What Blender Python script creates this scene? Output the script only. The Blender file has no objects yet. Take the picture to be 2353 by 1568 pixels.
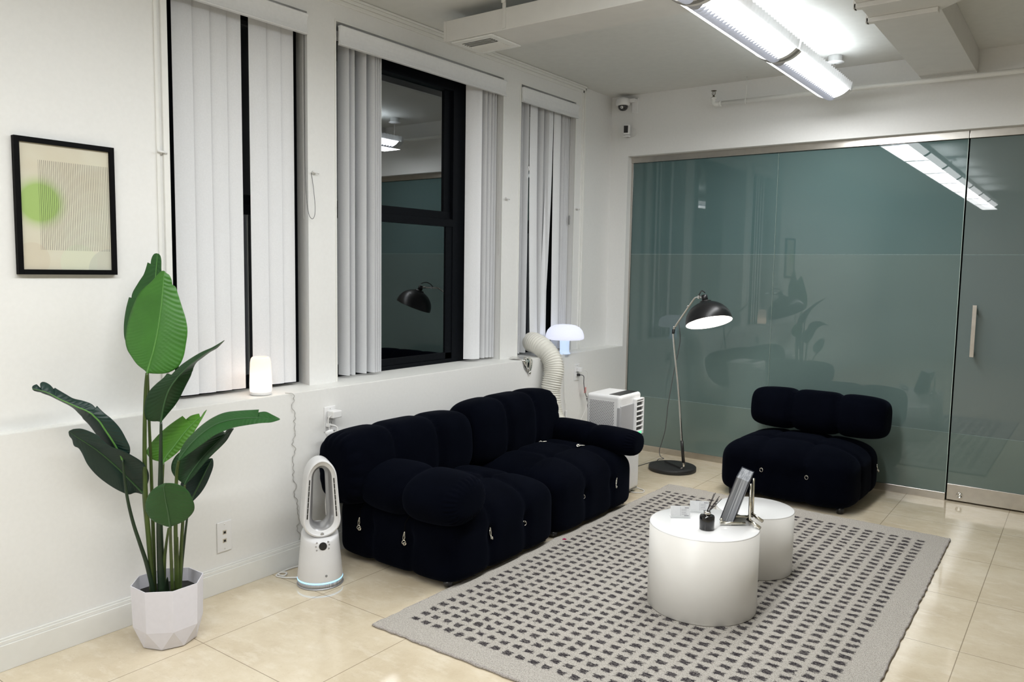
import bpy, math, random
from math import sin, cos, pi, radians, sqrt, floor
from mathutils import Vector, Matrix
random.seed(7)
S = bpy.context.scene
COL = S.collection

# ------------------------------------------------------------------ camera
CAM = (3.345, 0.0, 1.6)
YAW, PITCH, ROLL = 0.633905289, 0.0908804549, 0.0159499065
fwd = Vector((-sin(YAW)*cos(PITCH), cos(YAW)*cos(PITCH), -sin(PITCH)))
rgt = Vector((cos(YAW), sin(YAW), 0.0))
upv = rgt.cross(fwd)
r2 = cos(ROLL)*rgt + sin(ROLL)*upv
u2 = -sin(ROLL)*rgt + cos(ROLL)*upv
cd = bpy.data.cameras.new('camera')
cam = bpy.data.objects.new('camera', cd)
COL.objects.link(cam)
mw = Matrix((r2, u2, -fwd)).transposed().to_4x4()
mw.translation = Vector(CAM)
cam.matrix_world = mw
cd.sensor_width = 36.0
cd.lens = 27.6254
cd.clip_start = 0.02
S.camera = cam

# ------------------------------------------------------------------ view, world
S.view_settings.view_transform = 'Standard'
S.view_settings.look = 'None'
S.view_settings.gamma = 1.0
S.view_settings.exposure = 0.10
S.view_settings.use_curve_mapping = False
w = bpy.data.worlds.new('night')
S.world = w
w.use_nodes = True
w.node_tree.nodes['Background'].inputs['Color'].default_value = (0.012, 0.015, 0.022, 1)
w.node_tree.nodes['Background'].inputs['Strength'].default_value = 0.25

# ------------------------------------------------------------------ room lights
FX = 1.795                                   # the row of hanging fluorescent lights
SECT = [5.25, 4.05, 2.85, 1.65, 0.45, -0.75, -1.95, -3.15]
def area(name, loc, sx, sy, power, color, up=False, spread=180):
    l = bpy.data.lights.new(name, 'AREA')
    l.shape = 'RECTANGLE'; l.size = sx; l.size_y = sy
    l.energy = power; l.color = color; l.spread = radians(spread)
    o = bpy.data.objects.new(name, l)
    COL.objects.link(o)
    o.location = loc
    if up: o.rotation_euler = (pi, 0, 0)
    return o
DOWN = [15.5, 15, 15.5, 17, 18, 15, 12, 11]
UP = [3.0, 3.4, 4.6, 5.4, 5.4, 4.4, 3.8, 3.2]
for k, yc in enumerate(SECT):
    area('tube_light', (FX, yc, 2.788), 0.23, 1.15, DOWN[k], (0.985, 0.995, 1.0))
    area('tube_uplight', (FX, yc, 2.945), 0.16, 0.95, UP[k], (0.86, 0.94, 1.0), up=True, spread=170)

# ------------------------------------------------------------------ mesh helpers
class MB:
    def __init__(s):
        s.v = []; s.f = []; s.sm = []
    def add(s, vs, fs, smooth=False, M=None):
        n = len(s.v)
        for p in vs:
            p = Vector(p)
            if M is not None: p = M @ p
            s.v.append(tuple(p))
        for f in fs:
            s.f.append([i+n for i in f]); s.sm.append(smooth)
    def box(s, x0, x1, y0, y1, z0, z1, M=None):
        vs = [(x0,y0,z0),(x1,y0,z0),(x1,y1,z0),(x0,y1,z0),(x0,y0,z1),(x1,y0,z1),(x1,y1,z1),(x0,y1,z1)]
        s.add(vs, [(0,3,2,1),(4,5,6,7),(0,1,5,4),(1,2,6,5),(2,3,7,6),(3,0,4,7)], False, M)
    def prism(s, poly, z0, z1, M=None, smooth=False):
        n = len(poly)
        a = sum(poly[i][0]*poly[(i+1)%n][1]-poly[(i+1)%n][0]*poly[i][1] for i in range(n))
        if a < 0: poly = poly[::-1]
        vs = [(x,y,z0) for x,y in poly]+[(x,y,z1) for x,y in poly]
        fs = [tuple(range(n-1,-1,-1)), tuple(range(n,2*n))]
        s.add(vs, fs, False, M)
        k = len(s.v)-2*n
        for i in range(n):
            j = (i+1)%n
            s.f.append([k+i,k+j,k+n+j,k+n+i]); s.sm.append(smooth)
    def lathe(s, prof, n=32, M=None, smooth=True, close=True):
        vs = []; fs = []
        for r,z in prof:
            for i in range(n):
                a = 2*pi*i/n
                vs.append((r*cos(a), r*sin(a), z))
        m = len(prof)
        for j in range(m-1):
            for i in range(n):
                k = (i+1)%n
                fs.append((j*n+i, j*n+k, (j+1)*n+k, (j+1)*n+i))
        s.add(vs, fs, smooth, M)
        k0 = len(s.v)-m*n
        if close:
            if prof[0][0] > 1e-5:
                s.f.append([k0+i for i in range(n-1,-1,-1)]); s.sm.append(False)
            if prof[-1][0] > 1e-5:
                s.f.append([k0+(m-1)*n+i for i in range(n)]); s.sm.append(False)
    def tube(s, pts, r, n=8, M=None, closed=False, flat=None):
        pts = [Vector(p) for p in pts]
        N = len(pts)
        rs = r if isinstance(r, (list, tuple)) else [r]*N
        vs = []; fs = []
        prev = None
        for i in range(N):
            if closed: t = pts[(i+1)%N]-pts[i-1]
            else: t = pts[min(i+1,N-1)]-pts[max(i-1,0)]
            if t.length < 1e-9: t = Vector((0,0,1))
            t.normalize()
            if prev is None:
                a = Vector((0,0,1)) if abs(t.z) < .9 else Vector((1,0,0))
                u = t.cross(a).normalized()
            else:
                u = prev - t*prev.dot(t)
                if u.length < 1e-6: u = t.orthogonal()
                u.normalize()
            prev = u
            vv = t.cross(u)
            for k in range(n):
                a = 2*pi*k/n + (pi/4 if n == 4 else 0)
                fl = 1.0 if flat is None else flat
                vs.append(pts[i]+(u*cos(a)+vv*sin(a)*fl)*rs[i])
        M_ = N if closed else N-1
        for i in range(M_):
            j = (i+1)%N
            for k in range(n):
                l = (k+1)%n
                fs.append((i*n+k, i*n+l, j*n+l, j*n+k))
        if not closed:
            fs.append(tuple(range(n-1,-1,-1))); fs.append(tuple((N-1)*n+k for k in range(n)))
        s.add(vs, fs, n > 4, M)
    def grid(s, rows, smooth=True, M=None):
        R = len(rows); Cn = len(rows[0])
        vs = [p for r in rows for p in r]
        fs = [(i*Cn+j, i*Cn+j+1, (i+1)*Cn+j+1, (i+1)*Cn+j) for i in range(R-1) for j in range(Cn-1)]
        s.add(vs, fs, smooth, M)
    def torus(s, c, R, r, nrm=(0,0,1), n=20, m=8):
        q = Vector(nrm).to_track_quat('Z','Y')
        s.tube([Vector(c)+q@Vector((R*cos(2*pi*i/n), R*sin(2*pi*i/n), 0)) for i in range(n)], r, m, closed=True)
    def build(s, name, mat, parent=None, bevel=0, seg=2, loc=None, recalc=True):
        me = bpy.data.meshes.new(name)
        vv = s.v
        if loc is not None:
            vv = [(x-loc[0],y-loc[1],z-loc[2]) for x,y,z in s.v]
        me.from_pydata(vv, [], s.f)
        me.polygons.foreach_set('use_smooth', s.sm)
        me.update()
        if recalc:
            import bmesh
            b = bmesh.new(); b.from_mesh(me)
            bmesh.ops.recalc_face_normals(b, faces=b.faces)
            b.to_mesh(me); b.free()
        o = bpy.data.objects.new(name, me)
        if mat is not None: me.materials.append(mat)
        COL.objects.link(o)
        if loc is not None: o.location = loc
        if parent is not None:
            o.parent = parent
            o.location = Vector(loc or (0,0,0)) - ABS[parent.name]
            ABS[o.name] = Vector(loc or (0,0,0))
        else:
            ABS[o.name] = Vector(loc or (0,0,0))
        if bevel:
            md = o.modifiers.new('bevel', 'BEVEL'); md.width = bevel; md.segments = seg
            md.limit_method = 'ANGLE'; md.angle_limit = radians(40); md.harden_normals = False
        return o
ABS = {}
def thing(name, loc, label, cat, group=None):
    o = bpy.data.objects.new(name, None)
    o.empty_display_size = 0.05
    COL.objects.link(o)
    o.location = loc
    ABS[o.name] = Vector(loc)
    return tag(o, label, cat, group)
def tag(o, label, cat, group=None):
    o['label'] = label; o['category'] = cat
    if group: o['group'] = group
    return o
def struct(o):
    o['kind'] = 'structure'
    return o
def catmull(P, n):
    P = [Vector(p) for p in P]
    out = []
    for i in range(len(P)-1):
        a = P[max(i-1,0)]; b = P[i]; c = P[i+1]; d = P[min(i+2,len(P)-1)]
        for k in range(n):
            t = k/n
            out.append(0.5*((2*b)+(c-a)*t+(2*a-5*b+4*c-d)*t*t+(3*b-a-3*c+d)*t**3))
    out.append(P[-1])
    return out
def frame_M(origin, xdir, zdir):
    z = Vector(zdir).normalized(); x = Vector(xdir); x = (x-z*x.dot(z)).normalized(); y = z.cross(x)
    m = Matrix((x,y,z)).transposed().to_4x4(); m.translation = Vector(origin)
    return m

# ------------------------------------------------------------------ materials
class NT:
    def __init__(s, name):
        s.m = bpy.data.materials.new(name); s.m.use_nodes = True
        s.t = s.m.node_tree; s.n = s.t.nodes
        s.b = s.n['Principled BSDF']; s.out = s.n['Material Output']
        s.co = None
    def node(s, kind, **kw):
        n = s.n.new(kind)
        for k,v in kw.items(): setattr(n, k, v)
        return n
    def link(s, a, b): s.t.links.new(a, b)
    def coord(s):
        if s.co is None: s.co = s.node('ShaderNodeTexCoord')
        return s.co.outputs['Object']
    def val(s, x, sock):
        if isinstance(x, (int, float)): sock.default_value = x
        elif isinstance(x, (tuple, list)): sock.default_value = x
        else: s.link(x, sock)
    def math(s, op, a, b=0.0, c=None, clamp=False):
        n = s.node('ShaderNodeMath', operation=op, use_clamp=clamp)
        s.val(a, n.inputs[0]); s.val(b, n.inputs[1])
        if c is not None: s.val(c, n.inputs[2])
        return n.outputs[0]
    def xyz(s, vec=None):
        n = s.node('ShaderNodeSeparateXYZ'); s.link(vec or s.coord(), n.inputs[0])
        return n.outputs
    def noise(s, scale, detail=3.0, rough=0.5, vec=None, stretch=None, out='Fac'):
        n = s.node('ShaderNodeTexNoise')
        n.inputs['Scale'].default_value = scale; n.inputs['Detail'].default_value = detail
        n.inputs['Roughness'].default_value = rough
        v = vec or s.coord()
        if stretch:
            mp = s.node('ShaderNodeMapping'); mp.inputs['Scale'].default_value = stretch
            s.link(v, mp.inputs[0]); v = mp.outputs[0]
        s.link(v, n.inputs['Vector'])
        return n.outputs[out]
    def ramp(s, fac, stops):
        n = s.node('ShaderNodeValToRGB')
        e = n.color_ramp.elements
        while len(e) < len(stops): e.new(0.5)
        for i,(p,c) in enumerate(stops):
            e[i].position = p; e[i].color = (*c, 1)
        s.link(fac, n.inputs[0])
        return n.outputs[0]
    def mix(s, fac, a, b):
        n = s.node('ShaderNodeMix', data_type='RGBA')
        s.val(fac, n.inputs[0])
        for x, i in ((a,6),(b,7)):
            if isinstance(x, tuple): n.inputs[i].default_value = (*x[:3], 1)
            else: s.link(x, n.inputs[i])
        return n.outputs[2]
    def bump(s, h, strength=0.3, dist=0.01):
        n = s.node('ShaderNodeBump'); n.inputs['Strength'].default_value = strength
        n.inputs['Distance'].default_value = dist
        s.link(h, n.inputs['Height']); s.link(n.outputs[0], s.b.inputs['Normal'])
    def color(s, c):
        if isinstance(c, tuple): s.b.inputs['Base Color'].default_value = (*c[:3], 1)
        else: s.link(c, s.b.inputs['Base Color'])
    def set(s, **kw):
        names = dict(rough='Roughness', metal='Metallic', spec='Specular IOR Level', coat='Coat Weight', sheen='Sheen Weight',
                     trans='Transmission Weight', ior='IOR', emit='Emission Strength', alpha='Alpha', crough='Coat Roughness')
        for k,v in kw.items():
            if k == 'ecol': s.b.inputs['Emission Color'].default_value = (*v,1)
            elif k == 'sheentint': s.b.inputs['Sheen Tint'].default_value = (*v,1)
            else: s.b.inputs[names[k]].default_value = v
        return s
def simple(name, c, rough=0.5, noise=0.0, nscale=40, bump=0.0, **kw):
    t = NT(name)
    if noise:
        f = t.noise(nscale)
        lo = tuple(max(0, x*(1-noise)) for x in c); hi = tuple(min(1, x*(1+noise)) for x in c)
        t.color(t.ramp(f, [(0.3, lo),(0.7, hi)]))
        if bump: t.bump(f, bump, 0.004)
    else:
        t.color(c)
        if bump: t.bump(t.noise(nscale), bump, 0.004)
    t.set(rough=rough, **kw)
    return t.m
def srgb(r, g, b):
    return tuple((x/255/12.92 if x/255 <= .04045 else ((x/255+.055)/1.055)**2.4) for x in (r,g,b))

WALLC = (0.815, 0.815, 0.800)
M_wall = simple('painted_wall', WALLC, 0.75, noise=0.012, nscale=55, bump=0.045, spec=0.25)
M_trim = simple('painted_trim', (0.82, 0.82, 0.79), 0.5, noise=0.015, nscale=20, spec=0.35)
M_ceil = simple('ceiling_paint', (0.72, 0.72, 0.69), 0.85, noise=0.02, nscale=18, bump=0.1, spec=0.15)
M_duct = simple('painted_duct_metal', (0.70, 0.69, 0.66), 0.55, noise=0.02, nscale=12, spec=0.3)
M_black_frame = simple('black_window_frame', (0.0035, 0.0045, 0.0065), 0.5, noise=0.2, nscale=60, spec=0.08)
M_slat = simple('blind_fabric', (0.80, 0.81, 0.83), 0.7, noise=0.02, nscale=120, bump=0.06, spec=0.2)
M_valance = simple('valance_vinyl', (0.80, 0.81, 0.82), 0.5, noise=0.02, nscale=50, spec=0.3)
M_white = simple('white_plastic', (0.82, 0.82, 0.82), 0.35, noise=0.01, nscale=30, spec=0.5)
M_cordw = simple('white_cord', (0.78, 0.77, 0.75), 0.5, noise=0.02, nscale=80)
M_cordg = simple('grey_cord', (0.10, 0.10, 0.105), 0.5, noise=0.1, nscale=80)
M_blackp = simple('black_plastic', (0.012, 0.012, 0.013), 0.35, noise=0.15, nscale=80)
M_chrome = simple('polished_chrome', (0.80, 0.79, 0.77), 0.10, noise=0.03, nscale=9, metal=1.0)
M_nickel = simple('nickel_hardware', (0.75, 0.72, 0.64), 0.22, noise=0.04, nscale=30, metal=1.0)
M_steel = simple('brushed_steel', (0.56, 0.53, 0.49), 0.26, noise=0.06, nscale=25, metal=1.0)

def m_floor():
    t = NT('polished_marble_tile')
    x, y, z = t.xyz()
    a = t.noise(2.6, 6, 0.68); b = t.noise(11, 6, 0.68, stretch=(0.6,1.3,1)); c = t.noise(70, 2, 0.5)
    base = t.ramp(a, [(0.30, (0.58,0.485,0.345)), (0.52, (0.68,0.59,0.44)), (0.72, (0.76,0.68,0.54))])
    m1 = t.math('MULTIPLY', t.math('MULTIPLY', t.math('SUBTRACT', b, 0.52), 9.0, clamp=True), 0.42)
    col = t.mix(m1, base, (0.78,0.71,0.58))
    col = t.mix(t.math('MULTIPLY', t.math('GREATER_THAN', c, 0.66), 0.22), col, (0.52,0.42,0.28))
    P = 0.645
    fx = t.math('ABSOLUTE', t.math('SUBTRACT', t.math('FRACT', t.math('DIVIDE', t.math('SUBTRACT', x, 0.41-P/2-6.45), P)), 0.5))
    fy = t.math('ABSOLUTE', t.math('SUBTRACT', t.math('FRACT', t.math('DIVIDE', t.math('SUBTRACT', y, 1.815-P/2-12.9), P)), 0.5))
    g = t.math('LESS_THAN', t.math('MINIMUM', fx, fy), 0.0028)
    col = t.mix(t.math('MULTIPLY', g, 0.75), col, (0.22,0.17,0.11))
    t.color(col)
    t.set(rough=0.085, spec=0.55)
    t.link(t.math('MULTIPLY_ADD', a, 0.08, 0.055), t.b.inputs['Roughness'])
    return t.m
M_floor = m_floor()

def m_rug():
    t = NT('woven_wool_rug')
    x, y, z = t.xyz()
    wv = t.node('ShaderNodeTexNoise'); wv.inputs['Scale'].default_value = 26; wv.inputs['Detail'].default_value = 3
    t.link(t.coord(), wv.inputs['Vector'])
    sx = t.node('ShaderNodeSeparateXYZ'); t.link(wv.outputs['Color'], sx.inputs[0])
    xd = t.math('ADD', x, t.math('MULTIPLY', t.math('SUBTRACT', sx.outputs[0], 0.5), 0.020))
    yd = t.math('ADD', y, t.math('MULTIPLY', t.math('SUBTRACT', sx.outputs[1], 0.5), 0.030))
    u = t.math('MINIMUM', t.math('DIVIDE', t.math('SUBTRACT', xd, 0.9352), 0.0652), t.math('ADD', 14.03, t.math('DIVIDE', t.math('SUBTRACT', xd, 1.85), 0.0733)))
    v = t.math('DIVIDE', t.math('SUBTRACT', yd, 2.497), 0.0644)
    fu = t.math('ABSOLUTE', t.math('SUBTRACT', t.math('FRACT', u), 0.5))
    fv = t.math('ABSOLUTE', t.math('SUBTRACT', t.math('FRACT', v), 0.5))
    fine = t.noise(230, 2, 0.6)
    wob = t.math('ADD', t.math('MULTIPLY', t.math('SUBTRACT', fine, 0.5), 0.30), t.math('MULTIPLY', t.math('SUBTRACT', t.noise(95, 2, 0.6, stretch=(0.5,1.3,1)), 0.5), 0.44))
    du = t.math('SUBTRACT', 0.33, t.math('ADD', fu, wob)); dv = t.math('SUBTRACT', 0.275, t.math('ADD', fv, wob))
    d = t.math('MULTIPLY', t.math('MINIMUM', du, dv), 14, clamp=True)
    inb = t.math('MULTIPLY', t.math('MULTIPLY', t.math('GREATER_THAN', u, 0.0), t.math('LESS_THAN', u, 25.0)),
                 t.math('MULTIPLY', t.math('GREATER_THAN', v, 0.0), t.math('LESS_THAN', v, 42.0)))
    mask = t.math('MULTIPLY', d, inb)
    loop = t.noise(260, 2, 0.7, stretch=(1, 0.45, 1))
    big = t.noise(1.6, 2, 0.5)
    base = t.ramp(loop, [(0.28, (0.27,0.245,0.215)), (0.5, (0.50,0.470,0.425)), (0.75, (0.68,0.65,0.61))])
    base = t.mix(t.math('MULTIPLY', big, 0.35), base, (0.55,0.52,0.475))
    streak = t.noise(300, 2, 0.7, stretch=(0.35, 1.6, 1))
    dark = t.ramp(streak, [(0.33, (0.015,0.013,0.017)), (0.52, (0.055,0.048,0.055)), (0.66, (0.30,0.28,0.26)), (0.8, (0.45,0.42,0.39))])
    t.color(t.mix(mask, base, dark))
    t.bump(t.math('SUBTRACT', loop, t.math('MULTIPLY', mask, 0.3)), 0.9, 0.008)
    t.set(rough=0.95, spec=0.1)
    return t.m
M_rug = m_rug()
M_rugedge = simple('rug_binding_yarn', (0.40,0.37,0.35), 0.95, noise=0.35, nscale=200, bump=0.8, spec=0.1)

def m_velvet():
    t = NT('black_velvet')
    f = t.noise(600, 2, 0.6); g = t.noise(6, 3, 0.5)
    t.color(t.ramp(g, [(0.3, (0.0006,0.0010,0.0030)), (0.7, (0.0014,0.0020,0.0050))]))
    t.bump(f, 0.25, 0.002)
    t.set(rough=0.9, spec=0.03, sheen=0.022)
    t.b.inputs['Sheen Roughness'].default_value = 0.45
    t.set(sheentint=(0.35,0.45,0.75))
    return t.m
M_velvet = m_velvet()

def m_glasswall(name, c):
    t = NT(name)
    f = t.noise(1.3, 2, 0.5)
    t.color(t.ramp(f, [(0.3, tuple(x*0.95 for x in c)), (0.7, tuple(x*1.05 for x in c))]))
    t.set(rough=0.55, spec=0.0, coat=1.0, crough=0.012)
    t.b.inputs['Coat IOR'].default_value = 1.60
    return t.m
M_frost_a = m_glasswall('frosted_teal_glass', (0.090,0.150,0.150))
M_frost_b = m_glasswall('frosted_teal_glass_film', (0.112,0.165,0.158))
M_frost_c = m_glasswall('frosted_teal_glass_low_film', (0.135,0.185,0.168))
M_frost_d = m_glasswall('frosted_grey_door_glass', (0.125,0.165,0.162))
M_seam = simple('film_seam', (0.26,0.36,0.35), 0.4, noise=0.25, nscale=40)
M_gedge = simple('polished_glass_edge', (0.62,0.78,0.70), 0.12, noise=0.1, nscale=8, spec=0.8)

def m_pane():
    t = NT('window_glass')
    tr = t.node('ShaderNodeBsdfTransparent'); tr.inputs[0].default_value = (0.80,0.83,0.82,1)
    gl = t.node('ShaderNodeBsdfGlossy'); gl.inputs['Roughness'].default_value = 0.0
    gl.inputs['Color'].default_value = (0.92,0.95,0.97,1)
    fr = t.node('ShaderNodeFresnel'); fr.inputs['IOR'].default_value = 3.3
    mx = t.node('ShaderNodeMixShader')
    t.link(fr.outputs[0], mx.inputs[0]); t.link(tr.outputs[0], mx.inputs[1]); t.link(gl.outputs[0], mx.inputs[2])
    t.link(mx.outputs[0], t.out.inputs['Surface'])
    return t.m
M_pane = m_pane()

def emis(name, c, strength, base=(0.8,0.8,0.8), rough=0.4):
    t = NT(name); t.color(base); t.set(rough=rough, emit=strength, ecol=c)
    return t.m

# ================================================================== the room
def boxo(name, mat, *dims, parent=None, bevel=0, loc=None):
    b = MB()
    for d in dims: b.box(*d)
    return b.build(name, mat, parent, bevel=bevel, loc=loc)
HC = 3.12
YB = 6.22                                    # face of the back wall; the glass stands at YG
YG = 6.30
SZ = 0.931
struct(boxo('floor', M_floor, (-0.3, 7.2, -5.2, 7.0, -0.10, 0.0)))
struct(boxo('ceiling', M_ceil, (-0.7, 7.2, -5.2, 7.0, HC, HC+0.12)))
b = MB()
b.box(-0.62, 0.0, -5.2, 6.60, 0.0, SZ)                        # low wall under the ledge
b.box(-0.62, -0.06, -5.2, 1.985, SZ, HC)                      # wall with the picture
b.prism([(-0.155,2.85),(-0.155,3.05),(-0.62,3.05),(-0.62,2.925),(-0.34,2.905)], SZ, 2.965)
b.box(-0.62, -0.155, 4.605, 4.825, SZ, 2.965)
b.box(-0.62, -0.155, 5.59, 5.73, SZ, 2.965)
b.box(-0.62, -0.172, 5.73, 6.60, SZ, HC)
b.box(-0.62, -0.155, 1.985, 5.73, 2.965, HC)
struct(b.build('wall_left', M_wall))
b = MB()
b.box(-0.172, 0.0, YB, 6.60, SZ, 2.602)
b.box(-0.172, 7.2, YB, 6.60, 2.602, HC)
b.box(4.75, 7.2, YB, 6.60, 0.0, 2.602)
struct(b.build('wall_back', M_wall))
struct(boxo('wall_right', M_wall, (7.0, 7.2, -5.2, 6.6, 0, HC)))
struct(boxo('wall_rear', M_wall, (-0.3, 7.2, -5.2, -5.0, 0, HC)))
# ledge board, window casings and mouldings
struct(boxo('trim_1', M_trim, (-0.40, -0.003, 1.985, YB, SZ, SZ+0.0025), (-0.07, -0.003, -5.0, 1.985, SZ, SZ+0.0025)))
b = MB()
for (x0, x1, z0, z1) in ((-0.158,-0.138,3.085,3.104),(-0.158,-0.146,3.062,3.085),(-0.158,-0.132,3.104,3.119)):
    b.box(x0, x1, 1.985, 5.73, z0, z1)
for (x0, x1, y0, y1) in ((-0.172,-0.138,5.712,5.735),(-0.158,-0.146,5.69,5.712)):
    b.box(x0, x1, y0, y1, SZ+0.0025, 3.104)
struct(b.build('trim_2', M_trim, bevel=0.003))
b = MB()
for y0, y1 in ((1.925,1.94),(1.955,1.985)):
    b.box(-0.062, -0.050 if y1 < 1.95 else -0.046, y0, y1, SZ+0.0025, HC)
struct(b.build('trim_3', M_trim, bevel=0.003))
b = MB()
for y0, y1 in ((3.05,4.605),(4.825,5.59)):
    for ya, yb in ((y0-0.010, y0), (y1, y1+0.010)):
        b.box(-0.158, -0.149, ya, yb, SZ+0.0025, 2.975)
    b.box(-0.158, -0.149, y0, y1, 2.965, 2.975)
struct(b.build('trim_4', M_trim, bevel=0.002))
b = MB()
b.box(0.0, 0.016, -5.0, YG, 0.0, 0.104)
b.box(0.0, 0.011, -5.0, YG, 0.104, 0.120)
b.box(0.0, 0.006, -5.0, YG, 0.120, 0.129)
struct(b.build('baseboard_left', M_trim, bevel=0.002))

# ------------------------------------------------------------------ windows
def window(n, y0, y1, ps, rs, zr, ztop):
    """ps..rs: visible glass between stiles; zr: meeting rail; ztop: underside of the head"""
    root = bpy.data.objects.new('window_%d' % n, None); COL.objects.link(root)
    root.location = (-0.34, (y0+y1)/2, SZ); ABS[root.name] = Vector(root.location); struct(root)
    b = MB()
    b.box(-0.38, -0.305, y0, ps, SZ+0.0025, 2.97); b.box(-0.38, -0.305, rs, y1, SZ+0.0025, 2.97)
    b.box(-0.38, -0.305, ps, rs, ztop, 2.97); b.box(-0.38, -0.305, ps, rs, SZ+0.0025, SZ+0.03)
    b.build('window_frame', M_black_frame, root, bevel=0.003)
    b = MB()                                                   # upper sash, lower sash
    b.box(-0.365, -0.335, ps, ps+0.05, zr-0.02, ztop); b.box(-0.365, -0.335, rs-0.065, rs, zr-0.02, ztop)
    b.box(-0.365, -0.330, ps, rs, zr-0.005, zr+0.05)
    b.build('upper_sash', M_black_frame, root, bevel=0.002)
    b = MB()
    b.box(-0.335, -0.312, ps, ps+0.05, SZ+0.03, zr); b.box(-0.335, -0.312, rs-0.065, rs, SZ+0.03, zr)
    b.box(-0.335, -0.305, ps, rs, zr-0.055, zr-0.005); b.box(-0.335, -0.312, ps, rs, SZ+0.03, SZ+0.075)
    b.build('lower_sash', M_black_frame, root, bevel=0.002)
    boxo('upper_pane', M_pane, (-0.352, -0.348, ps+0.045, rs-0.06, zr+0.045, ztop+0.004), parent=root)
    boxo('lower_pane', M_pane, (-0.326, -0.322, ps+0.045, rs-0.06, SZ+0.07, zr-0.05), parent=root)
    return root
window(1, 1.985, 2.925, 2.18, 2.858, 1.925, 2.90)
window(2, 3.05, 4.605, 3.12, 4.242, 1.945, 2.825)
window(3, 4.825, 5.59, 4.89, 5.52, 1.945, 2.825)
# low window latch seen in the gap of the first blind
# ------------------------------------------------------------------ vertical blinds
def slat_mesh(p0, p1, z0, z1, bow, sway=(0,0)):
    """one hanging slat from edge p0 to edge p1 (x,y), bowed sideways; sway shifts its bottom"""
    b = MB()
    d = Vector((p1[0]-p0[0], p1[1]-p0[1])); nrm = Vector((d.y, -d.x)).normalized()
    rows = []
    for k in range(9):
        f = k/8; z = z1+(z0-z1)*f
        r = []
        for i in range(9):
            t = i/8; c = bow*(1-(2*t-1)**2)
            r.append((p0[0]+d.x*t+nrm.x*c+sway[0]*f*f, p0[1]+d.y*t+nrm.y*c+sway[1]*f*f, z))
        rows.append(r)
    th = [[(p[0]-nrm.x*0.0012, p[1]-nrm.y*0.0012, p[2]) for p in r] for r in rows]
    b.grid(rows); b.grid([r[::-1] for r in th])
    n = 9
    for seq in ([(k,0) for k in range(9)], [(k,8) for k in range(9)], [(0,i) for i in range(9)], [(8,i) for i in range(9)]):
        vs = [rows[a][c] for a,c in seq]+[th[a][c] for a,c in seq]
        b.add(vs, [(i,i+1,i+10,i+9) for i in range(8)])
    return b
def blind(label, ya, yb, slats, chain=None, wand=None, dark_end=True):
    root = thing('vertical_blind', (-0.235, (ya+yb)/2, 2.9), label, 'blind', None)
    b = MB()                                                   # valance: a shallow concave board with lips
    prof = [(-0.150,2.838),(-0.128,2.838),(-0.124,2.842),(-0.128,2.850),(-0.1335,2.868),(-0.1355,2.888),(-0.1335,2.910),(-0.127,2.930),
            (-0.121,2.938),(-0.124,2.943),(-0.150,2.943),(-0.146,2.93),(-0.146,2.85)]
    n = len(prof)
    vs = [(x, ya, z) for x,z in prof]+[(x, yb, z) for x,z in prof]
    b.add(vs, [tuple(range(n)), tuple(range(2*n-1,n-1,-1))]+[(i,(i+1)%n,n+(i+1)%n,n+i) for i in range(n)])
    b.build('valance', M_valance, root)
    b = MB(); b.box(-0.255, -0.205, ya+0.02, yb-0.03, 2.895, 2.935)
    for yy in (ya+0.06, yb-0.08): b.box(-0.205, -0.146, yy, yy+0.02, 2.925, 2.940)
    b.build('head_rail', M_white, root, bevel=0.002)
    for s in slats:
        p0, p1 = s[0], s[1]; sway = s[2] if len(s) > 2 else (0,0); bow = s[3] if len(s) > 3 else 0.006
        o = slat_mesh(p0, p1, 0.952, 2.90, bow, sway).build('slat', M_slat, root)
    if chain:
        x, y, zb = chain
        b = MB()
        for dy in (0, 0.012):
            b.tube([(x,y+dy,2.90),(x,y+dy,zb)], 0.0012, 5)
            for k in range(int((2.88-zb)/0.012)):
                z = 2.88-k*0.012
                b.add([(x+0.0024,y+dy,z),(x,y+dy+0.0024,z),(x-0.0024,y+dy,z),(x,y+dy-0.0024,z),(x,y+dy,z+0.003),(x,y+dy,z-0.003)],
                      [(0,1,4),(1,2,4),(2,3,4),(3,0,4),(1,0,5),(2,1,5),(3,2,5),(0,3,5)], True)
        b.build('bead_chain', M_cordw, root)
    if wand:
        pts, end = wand
        b = MB(); b.tube(catmull(pts, 8), 0.0016, 5); b.build('pull_cord', M_cordg if end is None else M_cordw, root)
        if end:
            b = MB(); b.lathe([(0.003,0),(0.006,0.006),(0.006,0.065),(0.003,0.075)], 12, Matrix.Translation(end)); b.build('cord_weight', simple('grey_weight',(0.25,0.25,0.25),0.5,noise=0.05), root)
    return root
W = 0.049
def facing(yc, ang, x=-0.235):
    a = radians(ang); return ((x-sin(a)*W, yc-cos(a)*W), (x+sin(a)*W, yc+cos(a)*W))
def open_(yf, ang=90, x=-0.19):
    a = radians(ang); return ((x-sin(a)*0.089, yf-cos(a)*0.089), (x, yf))
blind('white vertical blind with closed slats in the window behind the plant', 2.02, 2.835,
      [facing(y, a) for y,a in ((2.168,9),(2.262,12),(2.355,10),(2.437,13),(2.592,9),(2.682,12),(2.765,10))],
      chain=(-0.20, 2.855, 1.86),
      wand=([(-0.19,2.868,2.88),(-0.19,2.862,2.35),(-0.145,2.875,2.05),(-0.125,2.872,1.90),(-0.130,2.852,1.86),(-0.15,2.84,1.93),(-0.18,2.85,2.2),(-0.19,2.86,2.88)], None))
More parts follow.
